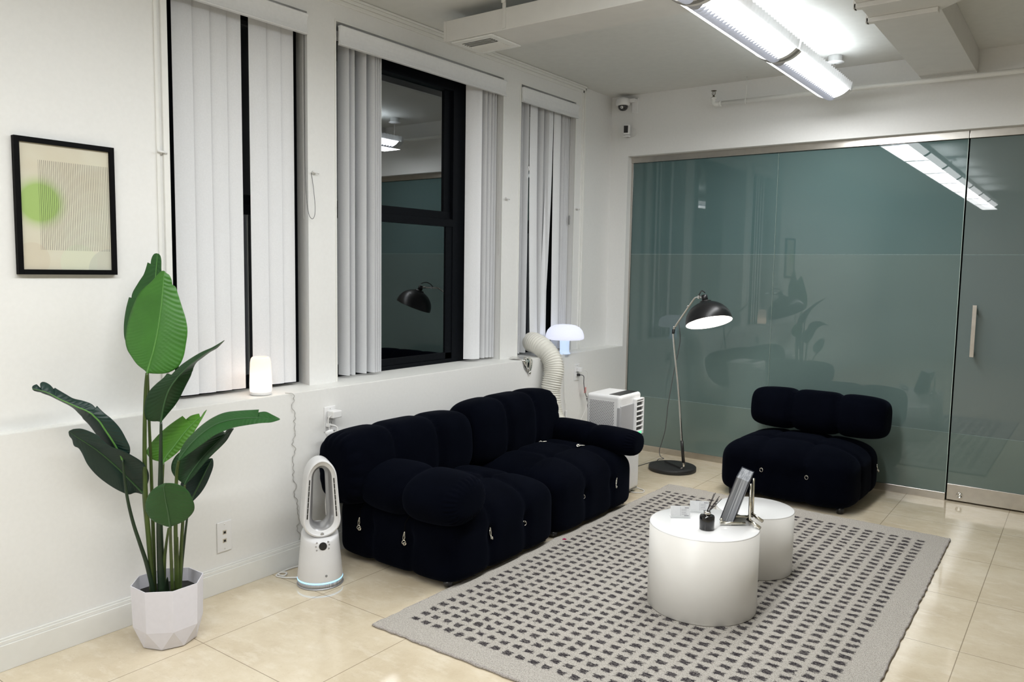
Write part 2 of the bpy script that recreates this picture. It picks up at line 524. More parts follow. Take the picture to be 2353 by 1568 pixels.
blind('wide white vertical blind parted in the middle above the sofa', 3.062, 4.612,
      [open_(3.178,84),open_(3.222,88),open_(3.313,86),open_(3.381,90),open_(3.399,90),open_(3.416,90),open_(3.436,90),
       ((-0.262,4.318),(-0.197,4.372)),((-0.205,4.372),(-0.186,4.408),(0,0),0.002),open_(4.470,78),open_(4.515,80),open_(4.550,84),open_(4.578,88)],
      chain=(-0.172, 4.598, 1.70))
blind('narrow white vertical blind with twisted slats above the mushroom lamp', 4.822, 5.600,
      [open_(4.880,85),open_(4.905,88),open_(4.985,82),((-0.200,5.010),(-0.187,5.094),(0.012,0.035)),open_(5.185,80),open_(5.262,86),
       ((-0.214,5.262),(-0.198,5.330),(-0.008,-0.085)),((-0.208,5.352),(-0.190,5.428),(0.01,0.005)),open_(5.480,84),open_(5.508,88),open_(5.535,86),open_(5.560,88)],
      wand=([(-0.175,5.552,2.88),(-0.175,5.556,2.4),(-0.172,5.552,2.05)], (-0.172,5.552,1.975)))
# small white cord cleats beside the windows
for x, y, z, lab in ((-0.058,1.943,2.098,'small white cord cleat on the wall moulding left of the first window'),
                     (-0.153,2.885,2.114,'small white cord cleat with a grey cord looped beside it'),
                     (-0.153,4.655,2.114,'small white cord cleat between the wide window and the narrow window'),
                     (-0.153,5.635,2.111,'small white cord cleat right of the narrow window')):
    t = thing('cord_cleat', (x,y,z), lab, 'cleat', 'white cord cleats on the window wall')
    Mx = frame_M((x,y,z), (0,1,0), (1,0,0))
    b = MB(); b.lathe([(0.012,0),(0.012,0.004),(0.006,0.006),(0.005,0.018)], 16, Mx); b.build('base', M_white, t)
    b = MB(); b.tube([(x+0.018,y-0.022,z+0.004),(x+0.021,y-0.008,z),(x+0.021,y+0.008,z),(x+0.018,y+0.022,z-0.004)], 0.0045, 8); b.build('horn', M_white, t)

# ------------------------------------------------------------------ glass partition and door
def glass_unit(name, x0, x1, z0, z1, bands):
    root = bpy.data.objects.new(name, None); COL.objects.link(root)
    root.location = ((x0+x1)/2, YG, 0); ABS[root.name] = Vector(root.location); struct(root)
    zs = [z0, 0.492, 1.754, z1]
    for k in range(3):
        boxo('glass_pane', bands[k], (x0, x1, YG, YG+0.012, zs[k], zs[k+1]-(0.0025 if k < 2 else 0)), parent=root)
    for k in (1, 2):
        boxo('film_seam', M_seam, (x0, x1, YG+0.0008, YG+0.011, zs[k]-0.0025, zs[k]), parent=root)
    return root
glass_unit('window_4', 0.018, 1.2885, 0.055, 2.546, (M_frost_c, M_frost_b, M_frost_a))
glass_unit('window_5', 1.2925, 2.590, 0.055, 2.546, (M_frost_c, M_frost_b, M_frost_a))
d1 = glass_unit('door_1', 2.603, 3.505, 0.126, 2.546, (M_frost_c, M_frost_d, M_frost_d))
glass_unit('window_6', 3.512, 4.745, 0.055, 2.546, (M_frost_c, M_frost_b, M_frost_a))
b = MB(); b.box(2.603, 3.505, YG-0.012, YG+0.024, 0.012, 0.126)
b.build('kick_rail', M_steel, d1, bevel=0.002)
b = MB(); Mx = frame_M((2.684, YG-0.012, 0.052), (1,0,0), (0,-1,0))
b.lathe([(0.021,0),(0.021,0.004),(0.017,0.006),(0.015,0.003),(0.001,0.003)], 28, Mx)
b.box(2.6765, 2.6915, YG-0.020, YG-0.014, 0.049, 0.055); b.build('lock', M_chrome, d1)
b = MB()
b.box(2.690, 2.716, YG-0.062, YG-0.048, 1.045, 1.405)
for z in (1.075, 1.375): b.box(2.696, 2.710, YG-0.05, YG, z-0.008, z+0.008)
b.build('pull_handle', M_steel, d1, bevel=0.0015)
struct(boxo('trim_5', M_steel, (0.0, 2.596, YG-0.016, YG+0.03, 2.548, 2.602), (2.599, 3.508, YG-0.016, YG+0.03, 2.548, 2.602), (3.511, 4.75, YG-0.016, YG+0.03, 2.548, 2.602), bevel=0.002))
struct(boxo('trim_6', M_steel, (0.0, 2.594, YG-0.012, YG+0.024, 0.0, 0.055), (3.51, 4.75, YG-0.012, YG+0.024, 0.0, 0.055), bevel=0.002))
struct(boxo('trim_7', M_steel, (0.0, 0.017, YG-0.008, YG+0.022, 0.055, 2.548), bevel=0.001))
struct(boxo('trim_8', M_gedge, (2.5902, 2.5925, YG+0.0, YG+0.012, 0.056, 2.546), (1.2887, 1.2893, YG+0.0, YG+0.012, 0.056, 2.546)))
# dark store room closing the space behind the frosted glass
struct(boxo('wall_store', M_black_frame, (-0.17, 4.75, 6.62, 6.66, 0, 2.6)))

# ------------------------------------------------------------------ ceiling: ducts, vent, sprinkler pipe
t = thing('air_duct', (1.2, 3.735, 2.99), 'long white boxed air duct hanging across the ceiling with a vent at its window end', 'duct')
boxo('duct_body', M_duct, (0.175, 2.285, 3.592, 3.878, 2.928, 3.046), parent=t, bevel=0.003)
b = MB()
b.box(0.172, 0.190, 3.589, 3.592, 2.93, 3.044); b.build('end_flange', M_duct, t)
for xs in (0.605, 1.55):
    b = MB(); b.box(xs, xs+0.022, 3.586, 3.592, 2.935, 3.075); b.box(xs, xs+0.022, 3.575, 3.592, 3.07, 3.12)
    b.build('hanger_strap', M_duct, t, bevel=0.002)
t = thing('ceiling_vent', (0.36, 3.745, 2.925), 'square white louvred air vent under the hanging duct', 'vent')
b = MB()
X0, X1, Y0, Y1, Z = 0.215, 0.520, 3.606, 3.885, 2.9275
for (x0,x1,y0,y1) in ((X0,X1,Y0,Y0+0.045),(X0,X1,Y1-0.045,Y1),(X0,X0+0.045,Y0+0.045,Y1-0.045),(X1-0.045,X1,Y0+0.045,Y1-0.045)):
    b.box(x0, x1, y0, y1, Z-0.010, Z)
b.build('vent_frame', M_trim, t, bevel=0.003)
boxo('vent_backing', M_blackp, (X0+0.04, X1-0.04, Y0+0.04, Y1-0.04, Z-0.0015, Z), parent=t)
for k in range(9):
    yc = Y0+0.055+k*0.021
    b = MB(); a = radians(40 if k < 4 else -40)
    Mx = Matrix.Translation((0,yc,Z-0.008)) @ Matrix.Rotation(a, 4, 'X')
    b.box(X0+0.045, X1-0.045, -0.010, 0.010, -0.0008, 0.0008, Mx); b.build('louvre', M_trim, t)

t = thing('air_duct', (2.46, 5.0, 3.04), 'grey boxed air duct running along the ceiling above the glass door', 'duct')
b = MB()
b.box(2.295, 2.630, 4.64, YB-0.004, 2.960, 3.119)
b.prism([(2.295,3.2),(3.3,3.2),(3.3,4.25),(2.98,4.30),(2.630,4.64),(2.295,4.64)], 2.960, 3.119)
b.build('duct_body', M_duct, t, bevel=0.002)
for y in (4.60, 4.33, 3.95):
    b = MB(); b.box(2.283, 2.625, y-0.03, y+0.012, 2.935, 2.960); b.box(2.279, 2.295, y-0.03, y+0.012, 2.935, 3.10)
    b.build('joint_flange', M_duct, t, bevel=0.003)

t = thing('sprinkler_pipe', (1.8, 6.1, 2.93), 'thin white sprinkler pipe running under the ceiling along the glass wall', 'pipe')
YP = 6.10
b = MB(); b.tube([(0.845,YP,2.937),(1.9,YP,2.931),(3.0,YP,2.923),(5.2,YP,2.912)], 0.0175, 14); b.build('pipe', M_trim, t)
b = MB()
b.tube(catmull([(0.872,YP,2.937),(0.84,YP,2.937),(0.822,YP,2.944),(0.816,YP,2.962),(0.816,YP,2.984)], 5), 0.0185, 14)
b.tube([(0.884,YP,2.937),(0.866,YP,2.937)], 0.023, 14); b.tube([(0.816,YP,2.974),(0.816,YP,2.990)], 0.0225, 14)
b.build('elbow', M_trim, t)
b = MB()
b.lathe([(0.010,2.988),(0.011,2.998),(0.006,3.000),(0.006,3.008)], 12, Matrix.Translation((0.816,YP,0)))
for s in (-1, 1): b.tube(catmull([(0.816+s*0.004,YP,3.004),(0.816+s*0.013,YP,3.018),(0.816+s*0.010,YP,3.034),(0.816,YP,3.040)], 4), 0.0022, 6)
b.tube([(0.816,YP,3.004),(0.816,YP,3.038)], 0.002, 6)
b.lathe([(0.004,3.038),(0.022,3.041),(0.022,3.043),(0.004,3.045)], 14, Matrix.Translation((0.816,YP,0)))
b.build('sprinkler_head', simple('aged_brass', (0.16,0.14,0.11), 0.35, noise=0.2, metal=1.0), t)
b = MB(); b.tube([(1.080,YP,2.955),(1.080,YP,3.119)], 0.004, 8); b.torus((1.080,YP,2.935), 0.019, 0.0045, (1,0,0)); b.box(1.074,1.086,YP-0.006,YP+0.006,2.95,2.99)
b.build('pipe_hanger', M_trim, t)

# ------------------------------------------------------------------ hanging fluorescent light
def m_lens():
    t = NT('prismatic_lens_lit'); t.color((0.9,0.9,0.9)); t.set(rough=0.4, emit=6.8, ecol=(0.97,0.985,1.0)); return t.m
M_lens = m_lens()
M_fin = simple('louvre_fin_acrylic', (0.46,0.48,0.54), 0.6, noise=0.02, nscale=60, spec=0.1)
M_side_ = NT('translucent_pleated_baffle'); M_side_.color((0.80,0.81,0.82)); M_side_.set(rough=0.5)
_tl = M_side_.node('ShaderNodeBsdfTranslucent'); _tl.inputs[0].default_value = (0.75,0.76,0.77,1); _mx = M_side_.node('ShaderNodeMixShader'); _mx.inputs[0].default_value = 0.35
M_side_.link(M_side_.b.outputs[0], _mx.inputs[1]); M_side_.link(_tl.outputs[0], _mx.inputs[2]); M_side_.link(_mx.outputs[0], M_side_.out.inputs['Surface']); M_side_ = M_side_.m
M_tube = emis('fluorescent_tube', (0.97,0.985,1.0), 3.0)
t = thing('ceiling_light', (FX, 2.6, 2.87), 'long white hanging fluorescent light with a curved louvred underside', 'light')
HW, ZT, ZB = 0.118, 2.868, 2.822
def arc(u): return (FX+HW*u, ZB+(ZT-ZB)*(abs(u)**2.3))
for yc in SECT:
    ya, yb = yc-0.585, yc+0.585
    # curved lens, right part and left edge, glowing
    b = MB(); us = [-1+2*i/24 for i in range(25)]
    b.grid([[(arc(u)[0], y, arc(u)[1]) for y in (ya, yb)] for u in us])
    b.build('lens', M_lens, t)
    b = MB()                                                     # fins across the left half
    n = 30
    for k in range(n):
        y = ya+0.03+(yb-ya-0.06)*k/(n-1)
        pts = [(arc(u)[0], y, arc(u)[1]-0.0008) for u in (-0.46,-0.32,-0.18,-0.04,0.10,0.24)]
        tip = [(arc(u)[0]+0.004, y+0.016*sin(pi*(i)/5)+0.002, arc(u)[1]-0.0008-0.014*sin(pi*(i+0.3)/5.6)) for i,u in enumerate((-0.46,-0.32,-0.18,-0.04,0.10,0.24))]
        b.grid([pts, tip])
    b.build('louvre_fins', M_fin, t)
    b = MB()                                                     # pleated baffle along each upper side
    for s in (-1, 1):
        rows = [[], []]
        m = 52
        for k in range(m+1):
            y = ya+(yb-ya)*k/m; o = 0.006 if k % 2 else 0.0
            rows[0].append((FX+s*(HW+0.001), y, ZT)); rows[1].append((FX+s*(HW+0.010+o), y, ZT+0.046+(0.005 if k % 2 else 0)))
        b.grid(rows, smooth=False)
    b.build('side_baffle', M_side_, t)
    b = MB(); b.box(FX-HW+0.004, FX+HW-0.004, ya, yb, ZT+0.001, ZT+0.005); b.build('glow_block_tray', M_white, t)  # unseen tray added to keep the lens glow off the ceiling
    b = MB()
    b.box(FX-0.035, FX+0.035, ya, yb, 2.905, 2.928); b.build('ballast_housing', M_white, t, bevel=0.003)
    for s in (-1, 1):
        b = MB(); b.tube([(FX+s*0.06, ya+0.02, 2.885),(FX+s*0.06, yb-0.02, 2.885)], 0.013, 10); b.build('tube', M_tube, t)
def band(y0, y1, off, mat, name):
    b = MB(); us = [-1+2*i/24 for i in range(25)]
    R1 = [(arc(u)[0]+off*u, arc(u)[1]-off*(1-abs(u)**3)) for u in us]
    b.grid([[(x, y, z) for y in (y0, y1)] for x,z in R1])
    poly = R1+([(FX+HW+0.012, ZT+0.05),(FX-HW-0.012, ZT+0.05)] if name == 'end_cap' else [])
    for y in (y0, y1): b.add([(x,y,z) for x,z in poly], [tuple(range(len(poly)))])
    b.build(name, mat, t)
for yc in SECT:
    band(yc+0.585, yc+0.615, 0.004, simple('joint_band_metal', (0.30,0.29,0.285), 0.5, noise=0.05) if yc < 5 else M_white, 'joint_band' if yc < 5 else 'end_cap')
    for s in (-0.567, 0.567):
        band(yc+s-0.018, yc+s+0.018, 0.002, M_white, 'end_collar')
for yc in (5.92-0.06, 3.5, 1.1):
    b = MB(); b.lathe([(0.046,HC-0.001),(0.046,HC-0.040),(0.060,HC-0.044),(0.060,HC-0.050),(0.010,HC-0.056),(0.001,HC-0.056)], 32, Matrix.Translation((FX,yc,0))); b.build('canopy', M_white, t)
    b = MB(); b.tube([(FX,yc,HC-0.05),(FX,yc,2.92)], 0.0055, 10); b.build('stem', M_steel, t)

# ------------------------------------------------------------------ cameras on the back wall
t = thing('dome_camera', (-0.03, YB, 3.03), 'white dome security camera on a wall bracket high in the corner', 'camera')
b = MB(); b.box(0.028, 0.088, YB-0.012, YB, 2.965, 3.090); b.box(-0.012, 0.082, YB-0.07, YB-0.012, 3.05, 3.078); b.build('bracket', M_white, t, bevel=0.004)
b = MB(); Mx = Matrix.Translation((-0.022, YB-0.075, 0))
b.lathe([(0.001,3.092),(0.035,3.090),(0.056,3.078),(0.060,3.062),(0.060,3.058),(0.061,3.056),(0.061,3.034),(0.058,3.026),(0.044,3.022)], 36, Mx); b.build('housing', M_white, t)
b = MB(); b.lathe([(0.044,3.024),(0.043,3.010),(0.036,2.994),(0.022,2.983),(0.001,2.979)], 32, Mx); b.build('dome', simple('smoked_dome', (0.02,0.02,0.022), 0.06, noise=0.1, spec=0.8), t)
b = MB(); Ml = frame_M((-0.010, YB-0.118, 3.003), (1,0,0), (0.25,-0.8,-0.45)); b.lathe([(0.012,-0.006),(0.012,0.004),(0.008,0.005),(0.001,0.003)], 18, Ml); b.build('lens', M_chrome, t)
t = thing('security_camera', (0.02, YB, 2.80), 'small white upright security camera under the dome camera', 'camera')
Mx = Matrix.Translation((0.012, YB-0.055, 0)) @ Matrix.Rotation(radians(22), 4, 'Z')
b = MB(); b.box(-0.030, 0.030, -0.030, 0.030, 2.776, 2.862, Mx); b.build('body', M_white, t, bevel=0.010, seg=3)
b = MB(); b.box(-0.024, 0.012, -0.0315, -0.0295, 2.790, 2.850, Mx); b.build('face_panel', M_blackp, t, bevel=0.002)
b = MB(); b.lathe([(0.032,2.758),(0.033,2.764),(0.030,2.770),(0.018,2.776)], 28, Matrix.Translation((0.012, YB-0.055, 0)));  b.box(0.0, 0.024, YB-0.05, YB, 2.758, 2.768); b.build('mount', M_white, t)
b = MB(); b.tube(catmull([(0.045,YB-0.04,2.835),(0.072,YB-0.02,2.83),(0.082,YB-0.012,2.80),(0.07,YB-0.012,2.775),(0.045,YB-0.02,2.764)], 6), 0.0022, 6); b.build('cable', M_cordw, t)

# ================================================================== rug
t = thing('area_rug', (1.82, 3.87, 0), 'pale grey woven wool area rug with rows of dark dashes under the round tables', 'rug')
RX0, RX1, RY0, RY1 = 0.858, 2.784, 2.372, 5.375
def rug_edge():
    P = []
    def side(a, b, n):
        for i in range(n):
            f = i/n; x = a[0]+(b[0]-a[0])*f; y = a[1]+(b[1]-a[1])*f
            P.append((x+random.uniform(-.0035,.0035), y+random.uniform(-.0035,.0035)))
    side((RX0,RY0),(RX1,RY0+0.02),80); side((RX1,RY0+0.02),(RX1-0.035,RY1-0.035),110); side((RX1-0.035,RY1-0.035),(RX0+0.03,RY1),80); side((RX0+0.03,RY1),(RX0,RY0),110)
    return P
RE = rug_edge()
b = MB(); b.prism(RE, 0.0015, 0.012); b.build('rug_field', M_rug, t)
b = MB(); b.tube([(x,y,0.0065) for x,y in RE], [0.0062+random.uniform(-.001,.0015) for _ in RE], 6, closed=True); b.build('bound_edge', M_rugedge, t)
o = MB(); o.box(-0.012,0.012,-0.006,0.006,0,0.002,Matrix.Translation((0.929,3.842,0.0125)) @ Matrix.Rotation(0.7,4,'Z')); o.box(-0.004,0.010,-0.005,0.004,0.002,0.006,Matrix.Translation((0.929,3.842,0.0125)) @ Matrix.Rotation(-0.4,4,'Z'))
tag(o.build('paper_scrap', simple('pink_paper', (0.45,0.02,0.12), 0.7, noise=0.1), loc=(0.929,3.842,0.0125)), 'tiny crimson paper scrap lying on the rug beside the sofa', 'scrap')

# ================================================================== soft upholstery
def puff(c, h, p=(2,6,4), lobes=(0,0,0), D=0.018, E=0.03, n=44, tilt=None, midpinch=None, pleat=None, sag=0.0, gp=7, flat=None):
    """rounded cushion block about c with half sizes h; seams split it into lobes"""
    b = MB()
    c = Vector(c)
    faces = []
    for ax in range(3):
        for s in (-1, 1):
            rows = []
            for i in range(n+1):
                r = []
                for j in range(n+1):
                    a = -1+2*i/n; d = -1+2*j/n
                    a = sin(a*pi/2*0.999)*0.35+a*0.65; d = sin(d*pi/2*0.999)*0.35+d*0.65
                    q = [0,0,0]; q[ax] = s; q[(ax+1)%3] = a; q[(ax+2)%3] = d*s
                    ax_, eg, ec = p
                    o1, o2 = (ax_+1)%3, (ax_+2)%3
                    if flat and ax_ == 2 and q[2] < 0: ec = flat
                    def shape(v):
                        G = (abs(v[o1])**eg+abs(v[o2])**eg)**(1/eg)
                        return G, (G**ec+abs(v[ax_])**ec)**(1/ec)
                    G, k = shape(q)
                    u = Vector((q[0]/k, q[1]/k, q[2]/k)); G /= k
                    nr = Vector((0,0,0))
                    nr[ax_] = math.copysign(abs(u[ax_])**(ec-1), u[ax_])/h[ax_]
                    if G > 1e-6:
                        f_ = G**(ec-eg)
                        for m in (o1, o2): nr[m] = f_*math.copysign(abs(u[m])**(eg-1), u[m])/h[m]
                    if nr.length > 1e-9: nr.normalize()
                    g = []
                    for m in range(3):
                        L = lobes[m]
                        if L > 1:
                            tt = (u[m]+1)/2*L
                            if tt < 0.5 or tt > L-0.5: g.append(0.0)
                            else: g.append(abs(2*(tt-floor(tt))-1)**gp)
                    dsp = -D*sum(g)
                    if len(g) == 2: dsp -= E*(g[0]*g[1])
                    if midpinch is not None and g:
                        dsp -= E*0.7*max(g)*math.exp(-((u[2]-midpinch)/0.22)**2)*(1-abs(nr.z))
                    if pleat:
                        m, s2, amp, cnt = pleat
                        w_ = max(0.0, (u[m]*s2-0.80)/0.20)
                        if w_ > 0:
                            o1, o2 = (m+1)%3, (m+2)%3
                            an = math.atan2(u[o2], u[o1])
                            dsp += amp*(abs(sin(an*cnt))-0.6)*sin(pi*min(1, w_))
                    P = Vector((u[0]*h[0], u[1]*h[1], u[2]*h[2]))+nr*dsp
                    if sag: P.z -= sag*(1-(u[0])**2)*(1-u[1]**2)*(1 if u[2] > 0 else 0)
                    if tilt is not None: P = tilt @ P
                    r.append(P+c)
                rows.append(r)
            b.grid(rows)
    # weld
    key = {}; remap = []; nv = []
    for v in b.v:
        k = (round(v[0],4), round(v[1],4), round(v[2],4))
        if k not in key: key[k] = len(nv); nv.append(v)
        remap.append(key[k])
    nf = []; ns = []
    for f, s_ in zip(b.f, b.sm):
        g = []
        for i in f:
            i = remap[i]
            if i not in g: g.append(i)
        if len(g) > 2: nf.append(g); ns.append(s_)
    b.v, b.f, b.sm = nv, nf, ns
    return b
from mathutils.bvhtree import BVHTree
def hit(mb, o, d):
    bv = BVHTree.FromPolygons([Vector(v) for v in mb.v], mb.f)
    r = bv.ray_cast(Vector(o), Vector(d).normalized())
    return r[0] if r[0] is not None else Vector(o)
def ring(parent, pos, nrm, R=0.013):
    b = MB(); p = Vector(pos); nn = Vector(nrm).normalized()
    up = Vector((0,0,1)) if abs(nn.z) < .9 else Vector((1,0,0))
    side = nn.cross(up).normalized()
    b.torus(p+nn*0.003-up*R*0.5, R, 0.0019, nn+side*0.5, 22, 8)
    b.torus(p+nn*0.004+up*0.003, 0.0055, 0.0017, side, 14, 6)
    return b.build('metal_ring', M_nickel, parent)
def clip(parent, pos, nrm, down=(0,0,-1), size=0.045):
    """small carabiner hook with an end ring, lying on the cloth"""
    nn = Vector(nrm).normalized(); dn = Vector(down); dn = (dn-nn*dn.dot(nn)).normalized(); sd = nn.cross(dn)
    P = Vector(pos)+nn*0.005
    b = MB(); L = size; w_ = size*0.26
    loop = [P+sd*(w_*0.55*sin(a))*(1.0 if cos(a) < 0 else 0.62)+dn*(L*0.5-L*0.5*cos(a)) for a in [2*pi*i/18 for i in range(18)]]
    b.tube(loop, 0.0021, 7, closed=True)
    b.tube([P+dn*L*0.28-sd*w_*0.40, P+dn*L*0.72-sd*w_*0.52], 0.0025, 7)
    b.torus(P+dn*(L+0.008)+sd*0.003, 0.0095, 0.0022, nn+sd*0.6, 18, 7)
    b.torus(P+dn*(L+0.014)+sd*0.010, 0.0075, 0.0026, sd+nn*0.5, 16, 7)
    return b.build('carabiner', M_nickel, parent)
M_cordb = simple('black_woven_cord', (0.004,0.004,0.005), 0.95, noise=0.2, nscale=200, spec=0.02)
def cord(parent, pts, r=0.0032):
    b = MB(); b.tube(catmull(pts, 8), r, 7); return b.build('elastic_cord', M_cordb, parent)

# ------------------------------------------------------------------ sofa
t = thing('sofa', (0.48, 3.80, 0), 'long black velvet tufted modular sofa standing under the windows', 'sofa')
ROT = lambda ax, d: Matrix.Rotation(radians(d), 3, ax)
s1 = puff((0.478,3.325,0.218), (0.432,0.482,0.198), (2,9,3.6), (3,3,0), D=0.016, E=0.036, midpinch=0.0, n=60, sag=-0.016, flat=11)
S1 = s1.build('seat', M_velvet, t)
s2 = puff((0.478,4.290,0.218), (0.432,0.482,0.198), (2,9,3.6), (3,3,0), D=0.016, E=0.036, midpinch=0.0, n=60, sag=-0.016, flat=11)
S2 = s2.build('seat', M_velvet, t)
b1 = puff((0.195,3.225,0.530), (0.156,0.520,0.205), (1,3.0,6), (0,3,0), D=0.028, n=54, tilt=ROT('Y',-4), pleat=(1,-1,0.006,9)); b1.build('backrest', M_velvet, t)
b2 = puff((0.200,4.222,0.548), (0.162,0.486,0.218), (1,3.0,6), (0,3,0), D=0.028, n=54, tilt=ROT('Y',-4), pleat=(1,1,0.006,9)); b2.build('backrest', M_velvet, t)
a1 = puff((0.605,2.950,0.446), (0.345,0.176,0.125), (0,2.3,4.5), (2,0,0), D=0.034, n=54, tilt=ROT('X',10) , pleat=(0,1,0.006,14), gp=5); a1.build('armrest', M_velvet, t)
a2 = puff((0.632,4.675,0.458), (0.347,0.116,0.088), (0,2.2,6), (2,0,0), D=0.016, n=54, tilt=ROT('Y',2), pleat=(0,1,0.005,12), gp=5); a2.build('armrest', M_velvet, t)
for x, y in ((0.838,2.90),(0.838,3.74),(0.838,3.86),(0.838,4.70),(0.20,3.02),(0.20,4.60)):
    b = MB(); b.lathe([(0.022,0.0135 if x > .5 else 0.001),(0.026,0.040)], 16, Matrix.Translation((x,y,0))); b.build('foot', M_blackp, t)
for x, z in ((0.261,0.232),(0.590,0.222)):                    # left side: cords hang from under the arm
    top = hit(s1, (x,2.4,z+0.115), (0,1,0)); bot = hit(s1, (x,2.4,z+0.028), (0,1,0))
    k_ = cord(t, [top+Vector((0.045,-0.004,0.02)), top+Vector((0.018,-0.006,-0.005)), (top+bot)/2+Vector((0.0,-0.008,0)), bot+Vector((0,-0.004,0))])
    clip(k_, bot, (0,-1,0.15))
def fr(s, y, z): return hit(s, (1.5,y,z), (-1,0,0))
p = fr(s1, 3.165, 0.255); q = fr(s1, 3.10, 0.37)
k_ = cord(t, [q+Vector((0.002,-0.02,0.0)), (p+q)/2+Vector((0.006,0.012,0.01)), p+Vector((0.004,0,0))]); clip(k_, p, (1,0,0.1))
ring(S1, fr(s1, 3.485, 0.200), (1,0,0.1)); ring(S2, fr(s2, 4.120, 0.205), (1,0,0.1), 0.011)
p = fr(s2, 4.50, 0.245); q = fr(s2, 4.60, 0.345)
k_ = cord(t, [q+Vector((0.002,0.01,0)), (p+q)/2+Vector((0.006,0.0,0)), p+Vector((0.004,0,0))]); clip(k_, p, (1,0,0.1), (0,-0.5,-1))
def topp(s, x, y): return hit(s, (x,y,1.2), (0,0,-1))
clip(S2, topp(s2,0.40,4.43), (0,0,1), (-0.5,-0.8,0), 0.04); clip(S2, topp(s2,0.66,4.50), (0,0,1), (-0.6,-0.3,0), 0.032); ring(S2, topp(s2,0.62,4.125), (0.2,0,1), 0.011)

# ------------------------------------------------------------------ armless chair by the glass wall
t = thing('lounge_chair', (1.70, 5.82, 0), 'black velvet armless lounge chair standing against the frosted glass wall', 'chair')
RZ = ROT('Z', -1.5)
cs = puff((1.707,5.800,0.220), (0.470,0.415,0.198), (2,6.5,3.4), (3,3,0), D=0.014, E=0.030, midpinch=0.1, n=54, tilt=RZ, sag=-0.015, flat=7); CS = cs.build('seat', M_velvet, t)
cb = puff((1.770,6.010,0.583), (0.486,0.150,0.156), (0,2.9,6), (3,0,0), D=0.028, n=54, tilt=RZ @ ROT('X',-6)); cb.build('backrest', M_velvet, t)
for x, y in ((1.33,5.48),(2.08,5.47),(1.33,6.14),(2.08,6.14)):
    b = MB(); b.lathe([(0.022,0.0015),(0.026,0.045)], 16, Matrix.Translation((x,y,0))); b.build('foot', M_blackp, t)
for x, z in ((1.562,0.235),(1.872,0.235)): ring(CS, hit(cs, (x,4.5,z), (0,1,0)), (0,-1,0.1), 0.014)
ring(CS, topp(cs, 1.86,5.66), (0,-0.2,1), 0.010)
p = hit(cs, (3,6.02,0.25), (-1,0,0)); clip(CS, p, (1,0,0.2), (0,-0.2,-1), 0.034)

# ------------------------------------------------------------------ round drum tables
def m_drum(name):
    T = NT(name); f = T.noise(3, 4, 0.6); T.color(T.ramp(f, [(0.3,(0.78,0.76,0.72)),(0.7,(0.82,0.805,0.77))])); T.set(rough=0.38, spec=0.45); return T.m
M_drum = m_drum('white_lacquer')
M_top = simple('white_gloss_top', (0.83,0.83,0.83), 0.13, noise=0.01, nscale=5, spec=0.6)
def drum(x, y, r, h, lab):
    t = thing('drum_table', (x,y,0.0125), lab, 'table', 'white drum coffee tables')
    Mx = Matrix.Translation((x,y,0))
    b = MB(); b.lathe([(r-0.004,0.0125),(r,0.016),(r,h-0.005)], 96, Mx); b.build('drum_body', M_drum, t)
    b = MB(); b.lathe([(r-0.0008,h-0.007),(r,h-0.004),(r-0.0015,h-0.001),(r-0.004,h),(0.001,h)], 96, Mx); b.build('tabletop', M_top, t)
drum(1.928, 3.499, 0.256, 0.408, 'taller white drum coffee table carrying the book, diffuser and cards')
drum(1.958, 4.1274, 0.2022, 0.342, 'lower bare white drum coffee table behind the taller one')
T0 = 0.408
# acrylic card holders
M_acryl = NT('clear_acrylic'); M_acryl.color((0.93,0.95,0.95)); M_acryl.set(rough=0.05, alpha=0.35, spec=0.7); M_acryl = M_acryl.m
M_paper = simple('white_card', (0.66,0.67,0.68), 0.6, noise=0.03, nscale=60)
M_ink = simple('grey_ink', (0.20,0.20,0.22), 0.7, noise=0.1)
def card(x, y, ang, lab):
    t = thing('card_stand', (x,y,T0), lab, 'card stand', 'clear card stands on the table')
    Rm = Matrix.Translation((x,y,T0)) @ Matrix.Rotation(ang, 4, 'Z') @ Matrix.Rotation(radians(-14), 4, 'X')
    Fm = Matrix.Translation((x,y,T0)) @ Matrix.Rotation(ang, 4, 'Z')
    b = MB(); b.box(-0.047,0.047,0.0022,0.0040,0.003,0.058,Rm); b.box(-0.047,0.047,-0.0040,-0.0022,0.003,0.010,Rm); b.box(-0.047,0.047,-0.012,0.030,0.0004,0.0026,Fm); b.build('acrylic_holder', M_acryl, t)
    b = MB(); b.box(-0.045,0.045,-0.0012,0.0006,0.004,0.057,Rm); cd_ = b.build('card', M_paper, t)
    b = MB()
    random.seed(3)
    for k, (x0, x1) in enumerate(((0.022,0.041),(0.006,0.030),(0.006,0.030),(0.006,0.028),(0.006,0.032),(0.018,0.040))):
        z = 0.049-k*0.0075; hh = 0.0016 if k in (0,5) else 0.0007
        b.box(x0, x1, -0.0016, -0.0011, z-hh, z+hh, Rm)
    b.box(0.0005,0.0012,-0.0016,-0.0011,0.010,0.052,Rm)
    b.build('print', M_ink, cd_)
card(1.806, 3.500, 0.60, 'small clear card stand nearest the table front with a white printed card')
card(1.845, 3.640, 0.52, 'small clear card stand behind the other one on the taller table')
